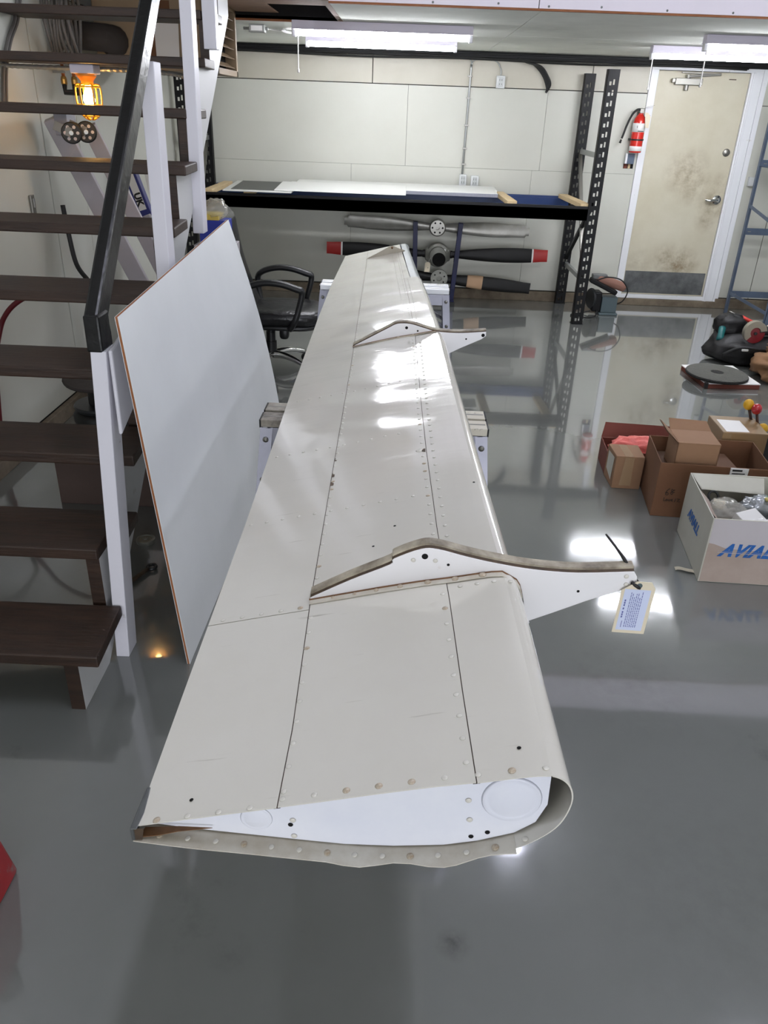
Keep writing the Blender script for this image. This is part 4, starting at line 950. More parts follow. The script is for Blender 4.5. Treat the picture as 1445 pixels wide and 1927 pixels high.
for z, w in ((1.632, .05), (1.628, .03)): pass
MB().box((fx - .02, fy - .0605, 1.63), (fx + .035, fy - .059, 1.636)).box((fx - .03, fy - .0605, 1.66), (fx - .026, fy - .059, 1.68)).build('label_print', MT['ink'], fe)
MB().box((fx - .018, fy - .018, 1.783), (fx + .022, fy + .018, 1.825)).build('valve', MT['steel'], fe, bevel=.005)
MB().bar((fx - .01, fy, 1.828), (fx + .11, fy - .01, 1.852), .02, .004).bar((fx + .01, fy, 1.80), (fx + .085, fy - .01, 1.765), .02, .005).build('handle', MT['steel'], fe)
MB().tube(smooth_path([(fx - .015, fy - .01, 1.815), (fx - .05, fy - .015, 1.808), (fx - .085, fy - .01, 1.765), (fx - .115, fy, 1.68), (fx - .135, fy, 1.60), (fx - .145, fy, 1.565)], 6), .010, 8).tube([(fx - .147, fy, 1.556), (fx - .155, fy, 1.525)], [.008, .012], 8).build('hose', MT['black'], fe, smooth=True)
MB().add([(fx + .02, fy - .062, 1.79), (fx + .05, fy - .06, 1.79), (fx + .078, fy - .06, 1.755), (fx + .075, fy - .062, 1.66), (fx + .042, fy - .064, 1.665)], [(0, 1, 2, 3, 4)]).add([(fx + .02, fy - .061, 1.79), (fx + .05, fy - .059, 1.79), (fx + .078, fy - .059, 1.755), (fx + .075, fy - .061, 1.66), (fx + .042, fy - .063, 1.665)], [(4, 3, 2, 1, 0)]).build('inspection_tag', MT['manila'], fe)
MB().box((fx - .02, YB - .01, 1.55), (fx + .02, YB, 1.80)).build('wall_bracket', MT['steel'], fe)
sb = thing('switch_box', (2.145, YB - .03, 1.345), 'grey metal switch box below the fire extinguisher', 'switch')
MB().box((2.11, YB - .05, 1.345), (2.19, YB, 1.435)).build('box', MT['shelf_blue'], sb, bevel=.003)
MB().box((2.104, YB - .052, 1.347), (2.122, YB - .02, 1.438)).build('cover_plate', MT['white_trim'], sb, bevel=.002)
ho = thing('wall_cutout', (2.16, YB, 1.30), 'open rectangular cutout in the wall sheet showing bare studs under the switch box', 'cutout')
MB().box((2.105, YB - .003, 1.302), (2.20, YB - .001, 1.345)).build('opening', MT['dark'], ho)
MB().box((2.108, YB - .004, 1.304), (2.142, YB - .0025, 1.345)).build('stud', MT['card_red'], ho)
MB().box((2.15, YB - .004, 1.304), (2.172, YB - .0025, 1.345)).build('stud', MT['pine'], ho)

cd = thing('conduit', (.56, YB - .02, 1.18), 'vertical galvanised conduit run on the back wall with two feeders at its top', 'conduit')
MB().tube([(.545, YB - .014, 1.19), (.548, YB - .014, 1.5), (.556, YB - .014, 2.10), (.556, YB - .014, 2.13)], .0095, 8).build('pipe', MT['galv'], cd, smooth=True)
MB().tube(smooth_path([(.55, YB - .014, 2.12), (.556, YB - .014, 2.15), (.54, YB - .014, 2.172), (.50, YB - .014, 2.178), (.46, YB - .014, 2.178)], 4), .006, 6).tube(smooth_path([(.562, YB - .014, 2.12), (.566, YB - .014, 2.15), (.60, YB - .014, 2.172), (.72, YB - .014, 2.172), (.79, YB - .014, 2.16), (.832, YB - .014, 2.10), (.835, YB - .014, 2.05)], 5), .006, 6).build('feeder', MT['galv'], cd, smooth=True)
for z in (1.28, 1.42, 1.62, 1.85, 2.03): MB().box((.53, YB - .026, z), (.574, YB, z + .012)).build('clip', MT['steel'], cd)
def outlet(x0, x1, z0, z1, label, grp='outlet boxes on the back wall'):
    t = thing('outlet_box', ((x0 + x1) / 2, YB - .02, z0), label, 'outlet', grp)
    MB().box((x0, YB - .045, z0), (x1, YB, z1)).build('box', MT['outlet'], t, bevel=.006)
    xm = (x0 + x1) / 2; h = z1 - z0
    f = MB().box((xm - (x1 - x0) * .27, YB - .049, z0 + h * .15), (xm + (x1 - x0) * .27, YB - .044, z1 - h * .15)).build('cover', MT['galv'], t, bevel=.002)
    mb = MB()
    for zz in (.33, .66): mb.box((xm - .012, YB - .0505, z0 + h * zz - .008), (xm - .008, YB - .0485, z0 + h * zz + .008)).box((xm + .008, YB - .0505, z0 + h * zz - .008), (xm + .012, YB - .0485, z0 + h * zz + .008))
    mb.build('slots', MT['black'], f)
outlet(.518, .588, 1.092, 1.195, 'grey outlet box at the foot of the vertical conduit')
outlet(.632, .708, 1.088, 1.188, 'grey outlet box standing alone just beside the conduit foot')
outlet(.797, .878, 1.945, 2.05, 'grey outlet box hanging high under the cable bundle')
bc = thing('cable_drop', (1.2, YB - .03, 1.92), 'thick bundle of black cables bending down the wall by the rack', 'cable')
for k in range(4):
    MB().tube(smooth_path([(.95 + .01 * k, YB - .03 - .012 * k, 2.19), (1.06, YB - .03 - .012 * k, 2.182 - .006 * k), (1.16 + .012 * k, YB - .03 - .012 * k, 2.13), (1.235 + .012 * k, YB - .03 - .01 * k, 2.05), (1.275 + .008 * k, YB - .025 - .008 * k, 1.965 + .008 * k), (1.272, YB - .02, 1.925)], 6), .010, 7).build('cable', MT['black'], bc, smooth=True)

# ------------------------------------------------------------------ fluorescent fixtures under the mezzanine
def fixture(x0, x1, y, label, cord=None, tilt=0.0):
    t = thing('tube_light', ((x0 + x1) / 2, y, 2.12), label, 'lamp', 'tube lights under the mezzanine')
    MB().box((x0 - .01, y - .04, 2.188), (x1 + .01, y + .04, 2.2385)).box((x0 - .01, y - .066, 2.1862), (x1 + .01, y + .066, 2.190)).build('housing', MT['fixture_white'], t, bevel=.002)  # wide thin flange added to block tube light from the ceiling
    MB().prism([(y + .026 * math.cos(a), 2.186 + .034 * math.sin(a)) for a in [PI + PI * i / 12 for i in range(13)]], x0 + .012, x1 - .012, 'yz').build('tube', MT['tube'], t, smooth=True, auto=60)
    MB().box((x0 - .012, y - .024, 2.145), (x0 + .012, y + .024, 2.19)).build('end_cap', MT['white_trim'], t, bevel=.004)
    MB().box((x1 - .012, y - .024, 2.145), (x1 + .012, y + .024, 2.19)).build('end_cap', MT['white_trim'], t, bevel=.004)
    if cord:
        MB().cyl((cord, y - .03, 2.15), (cord, y - .03, 2.15 - .19), .004, 6).lathe([(0, 0), (.008, .006), (.008, .02), (.003, .03)], (cord, y - .03, 1.935), 8).build('pull_cord', MT['paper'], t)
fixture(-.786, .384, 6.0, 'front white tube light above the wing, with a pull cord', -.757)
fixture(-.816, .335, 7.0, 'rear white tube light above the propellers')
fixture(1.91, 3.08, 5.95, 'front white tube light above the door side, with a pull cord', 1.915)
fixture(1.84, 3.01, 6.95, 'rear white tube light nearest the door, with a pull cord', 1.842)
jb = thing('ballast_box', (-1.02, 6.2, 2.16), 'small grey ballast box with a coiled white lead under the ceiling', 'electrical box')
bx_, by_ = -1.10, 6.42
MB().box((bx_ - .055, by_ - .04, 2.19), (bx_ + .055, by_ + .04, 2.2385)).build('box', MT['galv'], jb, bevel=.003)
MB().cyl((bx_ - .1, by_, 2.215), (bx_ - .055, by_, 2.215), .01, 8).cyl((bx_ + .055, by_, 2.215), (bx_ + .075, by_, 2.215), .01, 8).build('connector', MT['galv'], jb)
MB().box((bx_ - .04, by_ - .0415, 2.2), (bx_ + .04, by_ - .04, 2.23)).build('label_plate', MT['paper'], jb)
MB().tube(smooth_path([(bx_ + .02, by_ + .03, 2.20), (bx_ + .03, by_ + .15, 2.225), (bx_ + .10, by_ + .3, 2.23), (bx_ + .17, by_ + .25, 2.23)], 6), .004, 6).build('lead', MT['paper'], jb, smooth=True)
for k in range(4): MB().tube([(bx_ + .21 + (.05 + .004 * k) * math.cos(a), by_ + .2 + (.17 + .008 * k) * math.sin(a), 2.228 - .003 * k) for a in [2 * PI * i / 28 for i in range(28)]], .004, 6, closed=True).build('coil', MT['paper'], jb, smooth=True)
# high hall lights (out of frame; they light the front of the workshop)
def hall_light(x, y, L=1.2, label='', ax='y'):
    t = thing('hall_tube_light', (x, y, 4.55), label, 'lamp')
    for dx in (-.045, .045):
        a, b = ((x + dx, y - L / 2, 4.58), (x + dx, y + L / 2, 4.58))
        MB().cyl(a, b, .019, 12).build('tube', MT['hall_tube'], t, smooth=True, auto=60)
    MB().box((x - .13, y - L / 2 - .02, 4.62), (x + .13, y + L / 2 + .02, 4.75)).build('housing', MT['fixture_white'], t, bevel=.004)
hall_light(1.30, 5.78, 1.2, 'twin tube light on the hall ceiling over the mezzanine')
hall_light(.64, 1.1, 1.5, 'twin tube light on the hall ceiling above the wing root')
hall_light(2.9, 2.6, 1.5, 'unseen twin tube light added on the hall ceiling to brighten the leaning board')  # extra lamp, added to brighten the leaning board

# ------------------------------------------------------------------ caged lamp, conduit, pipes behind the stairs
cl = thing('caged_lamp', (-1.58, 4.3, 1.63), 'yellow caged work lamp glowing beneath the stair treads', 'lamp')
lx, ly = -1.585, 4.30
MB().box((lx - .06, ly - .05, 1.845), (lx + .055, ly + .05, 1.8845)).build('junction_box', MT['fixture_white'], cl, bevel=.005)
MB().lathe([(.052, .0), (.045, -.012), (.03, -.03), (.028, -.05)], (lx, ly, 1.845), 20).build('holder', MT['orange_glass'], cl, smooth=True)
MB().lathe([(.012, 0), (.015, -.02), (.026, -.05), (.028, -.072), (.018, -.092), (0, -.1)], (lx, ly, 1.80), 18).build('bulb', MT['bulb'], cl, smooth=True)
mb = MB()
for k in range(6):
    a = k * PI / 3 + .2; c, s = math.cos(a), math.sin(a)
    mb.tube(smooth_path([(lx + .034 * c, ly + .034 * s, 1.80), (lx + .058 * c, ly + .058 * s, 1.79), (lx + .058 * c, ly + .058 * s, 1.71), (lx + .04 * c, ly + .04 * s, 1.665), (lx + .012 * c, ly + .012 * s, 1.645)], 4), .0045, 6)
for r, z in ((.058, 1.79), (.058, 1.71), (.036, 1.66)): mb.tube([(lx + r * math.cos(a), ly + r * math.sin(a), z) for a in [2 * PI * i / 20 for i in range(20)]], .0045, 6, closed=True)
mb.build('cage', MT['cage'], cl, smooth=True)
fc = thing('flexible_conduit', (-1.5, 4.36, 1.87), 'ribbed steel flexible conduit running beneath the stair tread by the caged lamp', 'conduit')
mb = MB(); pts = smooth_path([(XL, 4.37, 1.870), (-1.8, 4.37, 1.868), (-1.5, 4.365, 1.868), (-1.28, 4.365, 1.866), (-1.12, 4.37, 1.85), (-1.08, 4.38, 1.80)], 16)
mb.tube(pts, [.0095 + .0022 * (i % 2) for i in range(len(pts))], 8).build('ribbed_hose', MT['galv'], fc, smooth=False)
cp = thing('copper_pipes', (-1.95, 5.0, 1.76), 'pair of short copper pipes joined by a black elbow on the wall', 'pipe')
for dx in (-.03, .03):
    MB().cyl((-1.945 + dx, 5.0, 1.82), (-1.945 + dx, 5.0, 1.925), .0095, 10).build('pipe', MT['copper'], cp, smooth=True)
    MB().lathe([(.013, 0), (.017, .008), (.017, .03), (.013, .045)], (-1.945 + dx, 5.0, 1.80), 10).build('coupling', MT['brass'], cp)
MB().tube([(-1.975, 5.0, 1.81), (-1.975, 5.0, 1.765), (-1.90, 5.0, 1.765), (-1.86, 4.99, 1.775)], .016, 8).cyl((-1.915, 5.0, 1.765), (-1.915, 5.0, 1.81), .017, 8).build('elbow', MT['black'], cp, smooth=True)
MB().bar((-1.965, 5.0, 1.87), (XL, 5.0, 1.87), .02, .02).build('wall_clip', MT['steel'], cp)
# unit heater
uh = thing('unit_heater', (-1.55, 5.75, 1.88), 'tan steel unit heater with open louvres hung behind the top of the stairs', 'heater')
MB().box((-1.93, 5.46, 1.905), (-1.27, 6.09, 2.30)).build('cabinet', MT['heater_tan'], uh, bevel=.006)
MB().box((-1.62, 5.456, 1.92), (-1.46, 5.459, 2.27)).build('tape_strip', MT['card_dark'], uh)
MB().add([(-1.56, 5.452, 1.955), (-1.42, 5.452, 1.95), (-1.41, 5.452, 2.2), (-1.56, 5.452, 2.2)], [(0, 1, 2, 3)]).build('notice', MT['paper'], uh)
MB().box((-1.269, 5.5, 1.93), (-1.265, 6.06, 2.29)).build('louvre_opening', MT['dark'], uh)
MB().box((-1.27, 5.46, 1.90), (-1.19, 6.10, 1.935)).box((-1.27, 6.06, 1.90), (-1.19, 6.10, 2.30)).box((-1.27, 5.46, 1.90), (-1.19, 5.50, 2.30)).box((-1.27, 5.46, 2.27), (-1.19, 6.10, 2.30)).build('louvre_frame', MT['heater_tan'], uh, bevel=.002)
for k in range(6):
    z = 1.965 + k * .055
    MB().obox((-1.228, 5.78, z), (.06, .555, .004), Matrix.Rotation(.5, 3, 'Y')).build('louvre', MT['heater_tan'], uh)
MB().cyl((-1.3, 5.9, 2.3), (-1.3, 5.9, 2.62), .01, 8).cyl((-1.8, 5.9, 2.3), (-1.8, 5.9, 2.62), .01, 8).build('hanger_rod', MT['steel'], uh)
dk = tag(MB().tube([(-2.02, 5.35, 2.07), (-1.82, 5.36, 2.06), (-1.81, 5.41, 2.05), (-1.81, 5.457, 2.05)], [.075, .075, .085, .085], 14).build('exhaust_duct', MT['felt'], smooth=True, auto=40), 'dark round exhaust duct joining the heater to the wall', 'duct')
rl_ = thing('hose_coil', (-1.98, 4.98, 2.0), 'coil of grey cable hanging on the wall behind the upper treads', 'cable coil')
for k in range(7):
    MB().tube([(-1.995 + .022 * k + .01 * math.sin(a * 2 + k), 4.98 + (.085 + .004 * (k % 3)) * math.cos(a), 2.10 + (.16 + .006 * (k % 2)) * math.sin(a)) for a in [2 * PI * i / 30 for i in range(30)]], .0095, 7, closed=True).build('loop', MT['hose_grey'], rl_, smooth=True)
MB().cyl((XL, 4.98, 2.255), (-1.84, 4.98, 2.262), .01, 8).build('hook', MT['steel'], rl_)
wc = thing('wall_cable', (-2.0, 4.5, 1.9), 'pair of grey cables clipped up the wall beside the cable coil', 'cable')
for k in range(2):
    MB().tube(smooth_path([(-2.018, 4.30 + .03 * k, 1.70), (-2.018, 4.36 + .03 * k, 1.85), (-2.018, 4.46 + .03 * k, 1.98), (-2.018, 4.58 + .03 * k, 2.08), (-2.018, 4.66 + .03 * k, 2.2)], 5), .009, 6).build('cable', MT['hose_grey'], wc, smooth=True)
wbk = tag(MB().box((XL, 4.43, 1.16), (XL + .012, 4.475, 1.265)).box((XL + .010, 4.445, 1.20), (XL + .02, 4.46, 1.25)).build('wall_bracket', MT['steel'], bevel=.002), 'small steel bracket screwed to the wall behind the treads', 'bracket')

# ------------------------------------------------------------------ folded workshop crane
cr = thing('workshop_crane', (-1.75, 4.9, 0), 'folded grey workshop crane leg with black spoked casters leaning behind the stairs', 'crane')
def channel(p0, p1, w, h, m, nm, parent): return MB().bar(p0, p1, w, h, (.2, -1, .1)).build(nm, m, parent, bevel=.004)
channel((-1.93, 4.66, 1.64), (-1.40, 5.1, .02), .10, .075, MT['crane_grey'], 'leg', cr)
channel((-1.83, 4.90, 1.60), (-1.32, 5.35, .02), .08, .06, MT['crane_grey'], 'leg', cr)
def caster(c, parent):
    c = Vector(c); ax = Vector((.25, -1, 0)).normalized()
    w = MB().lathe([(.02, -.012), (.046, -.014), (.052, -.008), (.052, .008), (.046, .014), (.02, .012)], c, 28, ax).build('caster_wheel', MT['black'], parent, smooth=True, auto=40)
    for k in range(6):
        a = k * PI / 3; x = ax.cross(Vector((0, 0, 1))).normalized(); y = ax.cross(x)
        MB().lathe([(.0085, 0), (.008, .001), (0, .0012)], c + ax * .0135 + (x * math.cos(a) + y * math.sin(a)) * .031, 10, ax).build('spoke_hole', MT['crane_grey'], w)
    f = MB().bar(c + ax * .018 + Vector((-.085, 0, .035)), c + ax * .018, .045, .005, ax).cyl(c - ax * .02, c + ax * .022, .012, 10).build('caster_fork', MT['steel'], parent, bevel=.001)
    return w
caster((-1.735, 4.40, 1.578), cr); caster((-1.68, 4.46, 1.583), cr)
MB().box((-1.86, 4.50, 1.56), (-1.79, 4.62, 1.67)).bar((-1.85, 4.48, 1.665), (-1.74, 4.46, 1.67), .08, .008).build('caster_bracket', MT['alu'], cr, bevel=.003)
cb = thing('crane_mast', (-1.7, 5.7, 0), 'blue crane mast with a white label strip standing folded by the wall', 'crane')
MB().bar((-1.95, 5.75, 1.46), (-1.49, 5.75, .0), .085, .07, (0, -1, 0)).build('mast', MT['crane_blue'], cb, bevel=.005)
MB().bar((-1.80, 5.70, 1.03), (-1.40, 5.70, .03), .05, .05, (0, -1, 0)).build('strut', MT['crane_grey'], cb, bevel=.004)
MB().prism([(-1.86, 1.02), (-1.56, 1.0), (-1.54, .84), (-1.82, .82)], 5.66, 5.70, 'xz').build('body_plate', MT['crane_blue'], cb, bevel=.004)
MB().prism([(-1.80, 1.34), (-1.56, 1.22), (-1.56, 1.02), (-1.76, 1.06)], 5.72, 5.74, 'xz').build('side_plate', MT['paper'], cb, bevel=.002)
dm = Vector((.46, 0, -1.46)).normalized(); pm = Vector((1.46, 0, .46)).normalized()
def mp_(u, v, yy): return Vector((-1.95, yy, 1.46)) + dm * u + pm * v
MB().add([mp_(.14, -.026, 5.7125), mp_(.42, -.026, 5.7125), mp_(.42, .026, 5.7125), mp_(.14, .026, 5.7125)], [(0, 1, 2, 3)]).build('label_strip', MT['paper'], cb)
lettering('UK', .062, frame4(mp_(.305, -.022, 5.711), dm, pm), MT['ink'], cb, bold=.003)
MB().lathe([(.022, 0), (.02, .003), (0, .004)], mp_(.48, 0, 5.7145), 14, (0, -1, 0)).build('pin', MT['crane_grey'], cb)
bcable = tag(MB().tube(smooth_path([(-1.93, 4.62, 1.20), (-1.92, 4.62, 1.05), (-1.90, 4.62, .88), (-1.86, 4.66, .78), (-1.83, 4.70, .70), (-1.80, 4.72, .4), (-1.82, 4.6, .012)], 6), .014, 8).build('black_hose', MT['black'], smooth=True), 'black hose drooping behind the stairs next to the crane leg', 'hose')
rh = tag(MB().tube(smooth_path([(-2.016, 3.62, .10), (-2.014, 3.72, .52), (-2.0, 3.80, .69), (-1.95, 3.8, .78), (-1.876, 3.8, .845), (-1.78, 3.8, .885), (-1.60, 3.8, .905), (-1.30, 3.8, .905), (-1.04, 3.8, .90)], 7), .013, 8).build('red_hose', MT['red_hose'], smooth=True), 'dark red air hose arching up behind the stair treads', 'hose')
# stack of wheels on a low brown cabinet under the stairs
lc = thing('low_cabinet', (-1.22, 3.45, 0), 'low brown laminate cabinet on the floor beneath the stairs', 'cabinet')
MB().box((-1.60, 3.30, 0), (-1.045, 3.70, .245)).build('carcass', MT['brown_lam'], lc, bevel=.003)
MB().box((-1.032, 3.31, .13), (-1.024, 3.69, .235)).build('drawer_front', MT['brown_lam'], lc, bevel=.002)
MB().box((-1.032, 3.31, .01), (-1.024, 3.69, .118)).build('drawer_front', MT['brown_lam'], lc, bevel=.002)
ws = thing('wheel_stack', (-1.26, 3.47, .246), 'stack of small black wheels and coils standing on the brown cabinet', 'wheels')
wx, wy = -1.40, 3.47
for k, (r, z, m) in enumerate(((.13, .30, 'black'), (.125, .36, 'bag_black'), (.135, .42, 'black'))):
    MB().lathe([(r * .5, -.03), (r * .9, -.032), (r, -.015), (r, .015), (r * .9, .032), (r * .5, .03)], (wx + .012 * (k % 2), wy, z - .022), 28).build('tyre', MT[m], ws, smooth=True, auto=60)
MB().lathe([(.06, 0), (.12, .004), (.13, .02), (.125, .03), (.06, .032)], (wx, wy, .43), 28).build('rim', MT['tool_dark'], ws, smooth=True, auto=40)
MB().lathe([(.06, 0), (.06, .09)], (wx, wy, .462), 20).build('hub', MT['black'], ws, smooth=True, auto=40)
MB().lathe([(.02, 0), (.118, .006), (.122, .014), (.115, .02), (0, .018)], (wx - .045, wy, .553), 28, (.12, -.1, 1)).build('plate', MT['felt'], ws, smooth=True, auto=40)
# small floor things by the newel post
dc = tag(MB().lathe([(.04, 0), (.042, .012), (.041, .018), (.03, .02), (.028, .016), (.012, .016), (.01, .02), (0, .02)], (-1.087, 2.965, 0), 28).build('metal_cap', MT['hub'], smooth=True, auto=35), 'round grey metal cap lying on the floor behind the newel post', 'cap')
bl_ = thing('eye_bolt', (-1.03, 2.66, 0), 'dark greasy eye bolt lying on the floor near the newel post', 'bolt')
MB().cyl((-1.055, 2.60, .012), (-1.005, 2.72, .013), .009, 10).build('shank', MT['grime'], bl_, smooth=True)
MB().tube([(-.995 + .018 * math.cos(a), 2.742 + .018 * math.sin(a), .012) for a in [2 * PI * i / 16 for i in range(16)]], .007, 8, closed=True).build('eye', MT['tool_dark'], bl_, smooth=True)
MB().lathe([(.016, -.006), (.016, .006)], (-1.058, 2.594, .016), 6, (.38, .92, 0)).build('nut', MT['steel'], bl_)
# blue carton with clear wrapping on a grey locker
lk = tag(MB().box((-1.30, 4.99, 0), (-1.06, 5.22, .955)).build('steel_locker', MT['crane_grey'], bevel=.004), 'narrow grey steel locker hidden between the stairs and office chair', 'locker')
bb = thing('blue_carton', (-1.18, 5.1, .956), 'blue carton with yellow top and clear wrapping behind the stair post', 'box')
MB().box((-1.26, 5.0, .956), (-1.09, 5.16, 1.10)).build('box', MT['blue_carton'], bb, bevel=.003)
MB().box((-1.25, 5.01, 1.10), (-1.14, 5.15, 1.135)).build('sleeve', MT['yellow_print'], bb, bevel=.002)
MB().blob((-1.17, 5.06, 1.16), (.16, .14, .12), .35, 3, 4, 20, 12, 1, 1.1).build('clear_wrap', MT['bag_clear'], bb, smooth=True)
# chipped red object at the frame's lower corner
rj = thing('red_jack', (-.93, 1.22, 0), 'chipped red painted steel jack standing on the floor near the stair foot', 'jack')
MB().add([(-1.06, 1.10, 0), (-.905, 1.10, 0), (-.905, 1.30, 0), (-1.06, 1.30, 0), (-1.05, 1.13, .25), (-.912, 1.13, .25), (-.92, 1.26, .25), (-1.05, 1.26, .25)], [(0, 3, 2, 1), (4, 5, 6, 7), (0, 1, 5, 4), (1, 2, 6, 5), (2, 3, 7, 6), (3, 0, 4, 7)]).build('body', MT['red_paint'], rj, bevel=.012)
MB().cyl((-.94, 1.19, .25), (-.94, 1.19, .33), .03, 14).build('ram', MT['steel'], rj, smooth=True, auto=40)

# ------------------------------------------------------------------ blue steel shelving
sv = thing('steel_shelving', (3.8, 7.7, 0), 'slate blue bolted steel shelving unit standing next to the door', 'shelving')
def angle(x, y, dx, dy, z0, z1): return MB().box((min(x, x + dx * .038), min(y, y + dy * .003), z0), (max(x, x + dx * .038), max(y, y + dy * .003), z1)).box((min(x, x + dx * .003), min(y, y + dy * .038), z0), (max(x, x + dx * .003), max(y, y + dy * .038), z1)).build('post', MT['shelf_blue'], sv)
X0, X1, YA, YC = 3.322, 4.5, 7.18, 8.14
for x, y, dx, dy in ((X0, YC, 1, -1), (X0, YA, 1, 1), (X1, YC, -1, -1), (X1, YA, -1, 1)): angle(x, y, dx, dy, 0, 2.05)
for z in (.155, .76, 1.37):
    MB().box((X0 + .004, YC - .006, z), (X1 - .004, YC - .002, z + .062)).build('shelf_rail', MT['shelf_blue'], sv)
    MB().box((X0 + .004, YA + .002, z), (X1 - .004, YA + .006, z + .062)).build('shelf_rail', MT['shelf_blue'], sv)
    for xx in (X0 + .05, X1 - .12): MB().box((xx, YC - .0085, z + .026), (xx + .03, YC - .006, z + .034)).build('bolt', MT['steel'], sv)
for z in (.155,):
    MB().box((X0 + .004, YA, z + .03), (X0 + .008, YC, z + .06)).build('side_rail', MT['shelf_blue'], sv)
MB().bar((X0 + .006, YC, 1.03), (X0 + .006, YA, .88), .006, .03).build('side_rail', MT['shelf_blue'], sv)
MB().box((X0 + .02, 7.5, 1.372), (X1 - .01, YC - .01, 1.380)).build('shelf_panel', MT['shelf_blue'], sv)
so = tag(MB().box((3.335, YB - .035, 1.19), (3.40, YB, 1.27)).box((3.345, YB - .037, 1.2), (3.39, YB - .034, 1.26)).build('light_switch', MT['outlet'], bevel=.004), 'white light switch plate on the wall behind the shelving post', 'switch')

# ------------------------------------------------------------------ floor pad on a flat box, tool bag, sack
fb = thing('flat_box', (2.5, 5.8, 0), 'flat white topped pad box lying under the round floor pad', 'box')
MB().box((0, 0, 0), (1, 1, 1)) 
fbm = frame4((2.252, 5.53, 0), (.40, .03, 0), (.16, .55, 0))
def fbp(u, v, z): p = fbm @ Vector((u, v, 0)); return (p.x, p.y, z)
def qbox(u0, u1, v0, v1, z0, z1, nm, m, parent, bevel=.002):
    return MB().add([fbp(u0, v0, z0), fbp(u1, v0, z0), fbp(u1, v1, z0), fbp(u0, v1, z0), fbp(u0, v0, z1), fbp(u1, v0, z1), fbp(u1, v1, z1), fbp(u0, v1, z1)], [(0, 3, 2, 1), (4, 5, 6, 7), (0, 1, 5, 4), (1, 2, 6, 5), (2, 3, 7, 6), (3, 0, 4, 7)]).build(nm, m, parent, bevel=bevel)
qbox(0, .41, 0, .46, .001, .034, 'tray', MT['card_red'], fb)
qbox(-.002, .412, -.002, .462, .034, .042, 'lid', MT['paper'], fb)
qbox(-.004, .02, -.005, .02, .004, .044, 'corner_patch', MT['black'], fb)
pd = thing('floor_pad', (2.39, 5.71, .045), 'round dark grey floor polishing pad lying on the flat box', 'floor pad')
PC = (2.395, 5.725, .046)
MB().lathe([(.045, 0), (.215, 0), (.224, .008), (.222, .022), (.214, .027), (.048, .027), (.045, .02)], PC, 48, (.02, -.01, 1)).build('pad', MT['pad'], pd, smooth=True, auto=40)
MB().lathe([(.046, .001), (.046, .022), (0, .021)], PC, 24, (.02, -.01, 1)).build('centre', MT['pad_dark'], pd, smooth=True)
MB().lathe([(.2245, .001), (.2262, .01), (.224, .02)], PC, 48, (.02, -.01, 1)).build('rim', MT['pad_dark'], pd, smooth=True)
tb = thing('tool_bag', (2.85, 6.3, 0), 'open black nylon tool bag overflowing with hand tools on the floor', 'bag')
MB().blob((2.86, 6.33, .115), (.66, .46, .24), .22, 2.2, 5, 40, 22, .75, .001).build('bag', MT['bag_black'], tb, smooth=True)
MB().blob((2.70, 6.42, .27), (.24, .2, .17), .3, 2.6, 8, 24, 14, .8).build('flap', MT['bag_black'], tb, smooth=True)
MB().tube(smooth_path([(2.57, 6.12, .10), (2.68, 6.08, .17), (2.82, 6.06, .165), (2.95, 6.09, .14)], 5), .012, 8).build('strap', MT['bag_black'], tb, smooth=True)
MB().box((2.70, 6.085, .14), (2.75, 6.10, .155)).build('buckle', MT['paper'], tb, bevel=.003)
g1 = thing('angle_grinder', (2.85, 6.25, .22), 'grey angle grinder with a curved guard lying on top of the tool bag', 'tool')
mb = MB(); A = [2 * PI * i / 20 for i in range(0, 13)]
rows = [[Vector((2.80 + r * math.cos(a + .2), 6.17 + dy, .275 + r * math.sin(a + .2))) for r, dy in ((.04, -.02), (.088, -.02), (.088, .03), (.085, .03), (.085, -.016), (.04, -.016))] for a in A]
mb.loft(rows).build('guard', MT['khaki'], g1, smooth=True, auto=40)
MB().lathe([(.078, -.004), (.078, .004), (.02, .008), (0, .008)], (2.80, 6.165, .268), 28, (0, -1, .1)).build('disc', MT['dark_red'], g1, smooth=True, auto=30)
MB().lathe([(.012, 0), (.012, .012), (0, .013)], (2.80, 6.155, .268), 10, (0, -1, .1)).build('nut', MT['black'], g1)
MB().tube(smooth_path([(2.83, 6.19, .285), (2.92, 6.20, .28), (3.02, 6.20, .26), (3.12, 6.2, .24)], 5), [.035] * 6 + [.032] * 5 + [.026] * 5, 12).build('body', MT['tool_dark'], g1, smooth=True)
MB().bar((2.93, 6.155, .295), (2.98, 6.155, .29), .04, .03).build('switch', MT['steel'], g1, bevel=.004)
def tool(nm, p0, p1, r, m, label, cat='tool', tip=None):
    t = thing(nm, p0, label, cat)
    a, b = Vector(p0), Vector(p1)
    MB().tube([a, a + (b - a) * .1, a + (b - a) * .5, a + (b - a) * .95, b], [r * .7, r, r * .85, r, r * .6], 10).build('handle', m, t, smooth=True)
    MB().tube([b, b + (b - a) * .5], [r * .35, r * .3], 8).build('shaft', tip or MT['steel'], t, smooth=True)
tool('loppers', (2.98, 6.46, .25), (2.80, 6.50, .32), .018, MT['red_tool'], 'red handled cutters lying across the far edge of the tool bag')
tool('screwdriver', (2.93, 6.12, .21), (3.06, 6.10, .19), .016, MT['tool_dark'], 'dark handled screwdriver on the near side of the tool bag')
tool('file', (3.10, 6.30, .27), (2.96, 6.34, .285), .014, MT['khaki'], 'grey file lying along the right end of the tools'.replace('right ', 'far '))
tool('teal_tool', (2.585, 6.28, .17), (2.62, 6.36, .26), .03, MT['teal'], 'teal plastic handled tool sticking out of the bag side')
sk = thing('canvas_sack', (2.98, 5.78, 0), 'crumpled brown canvas sack on the floor beside the tool bag', 'bag')
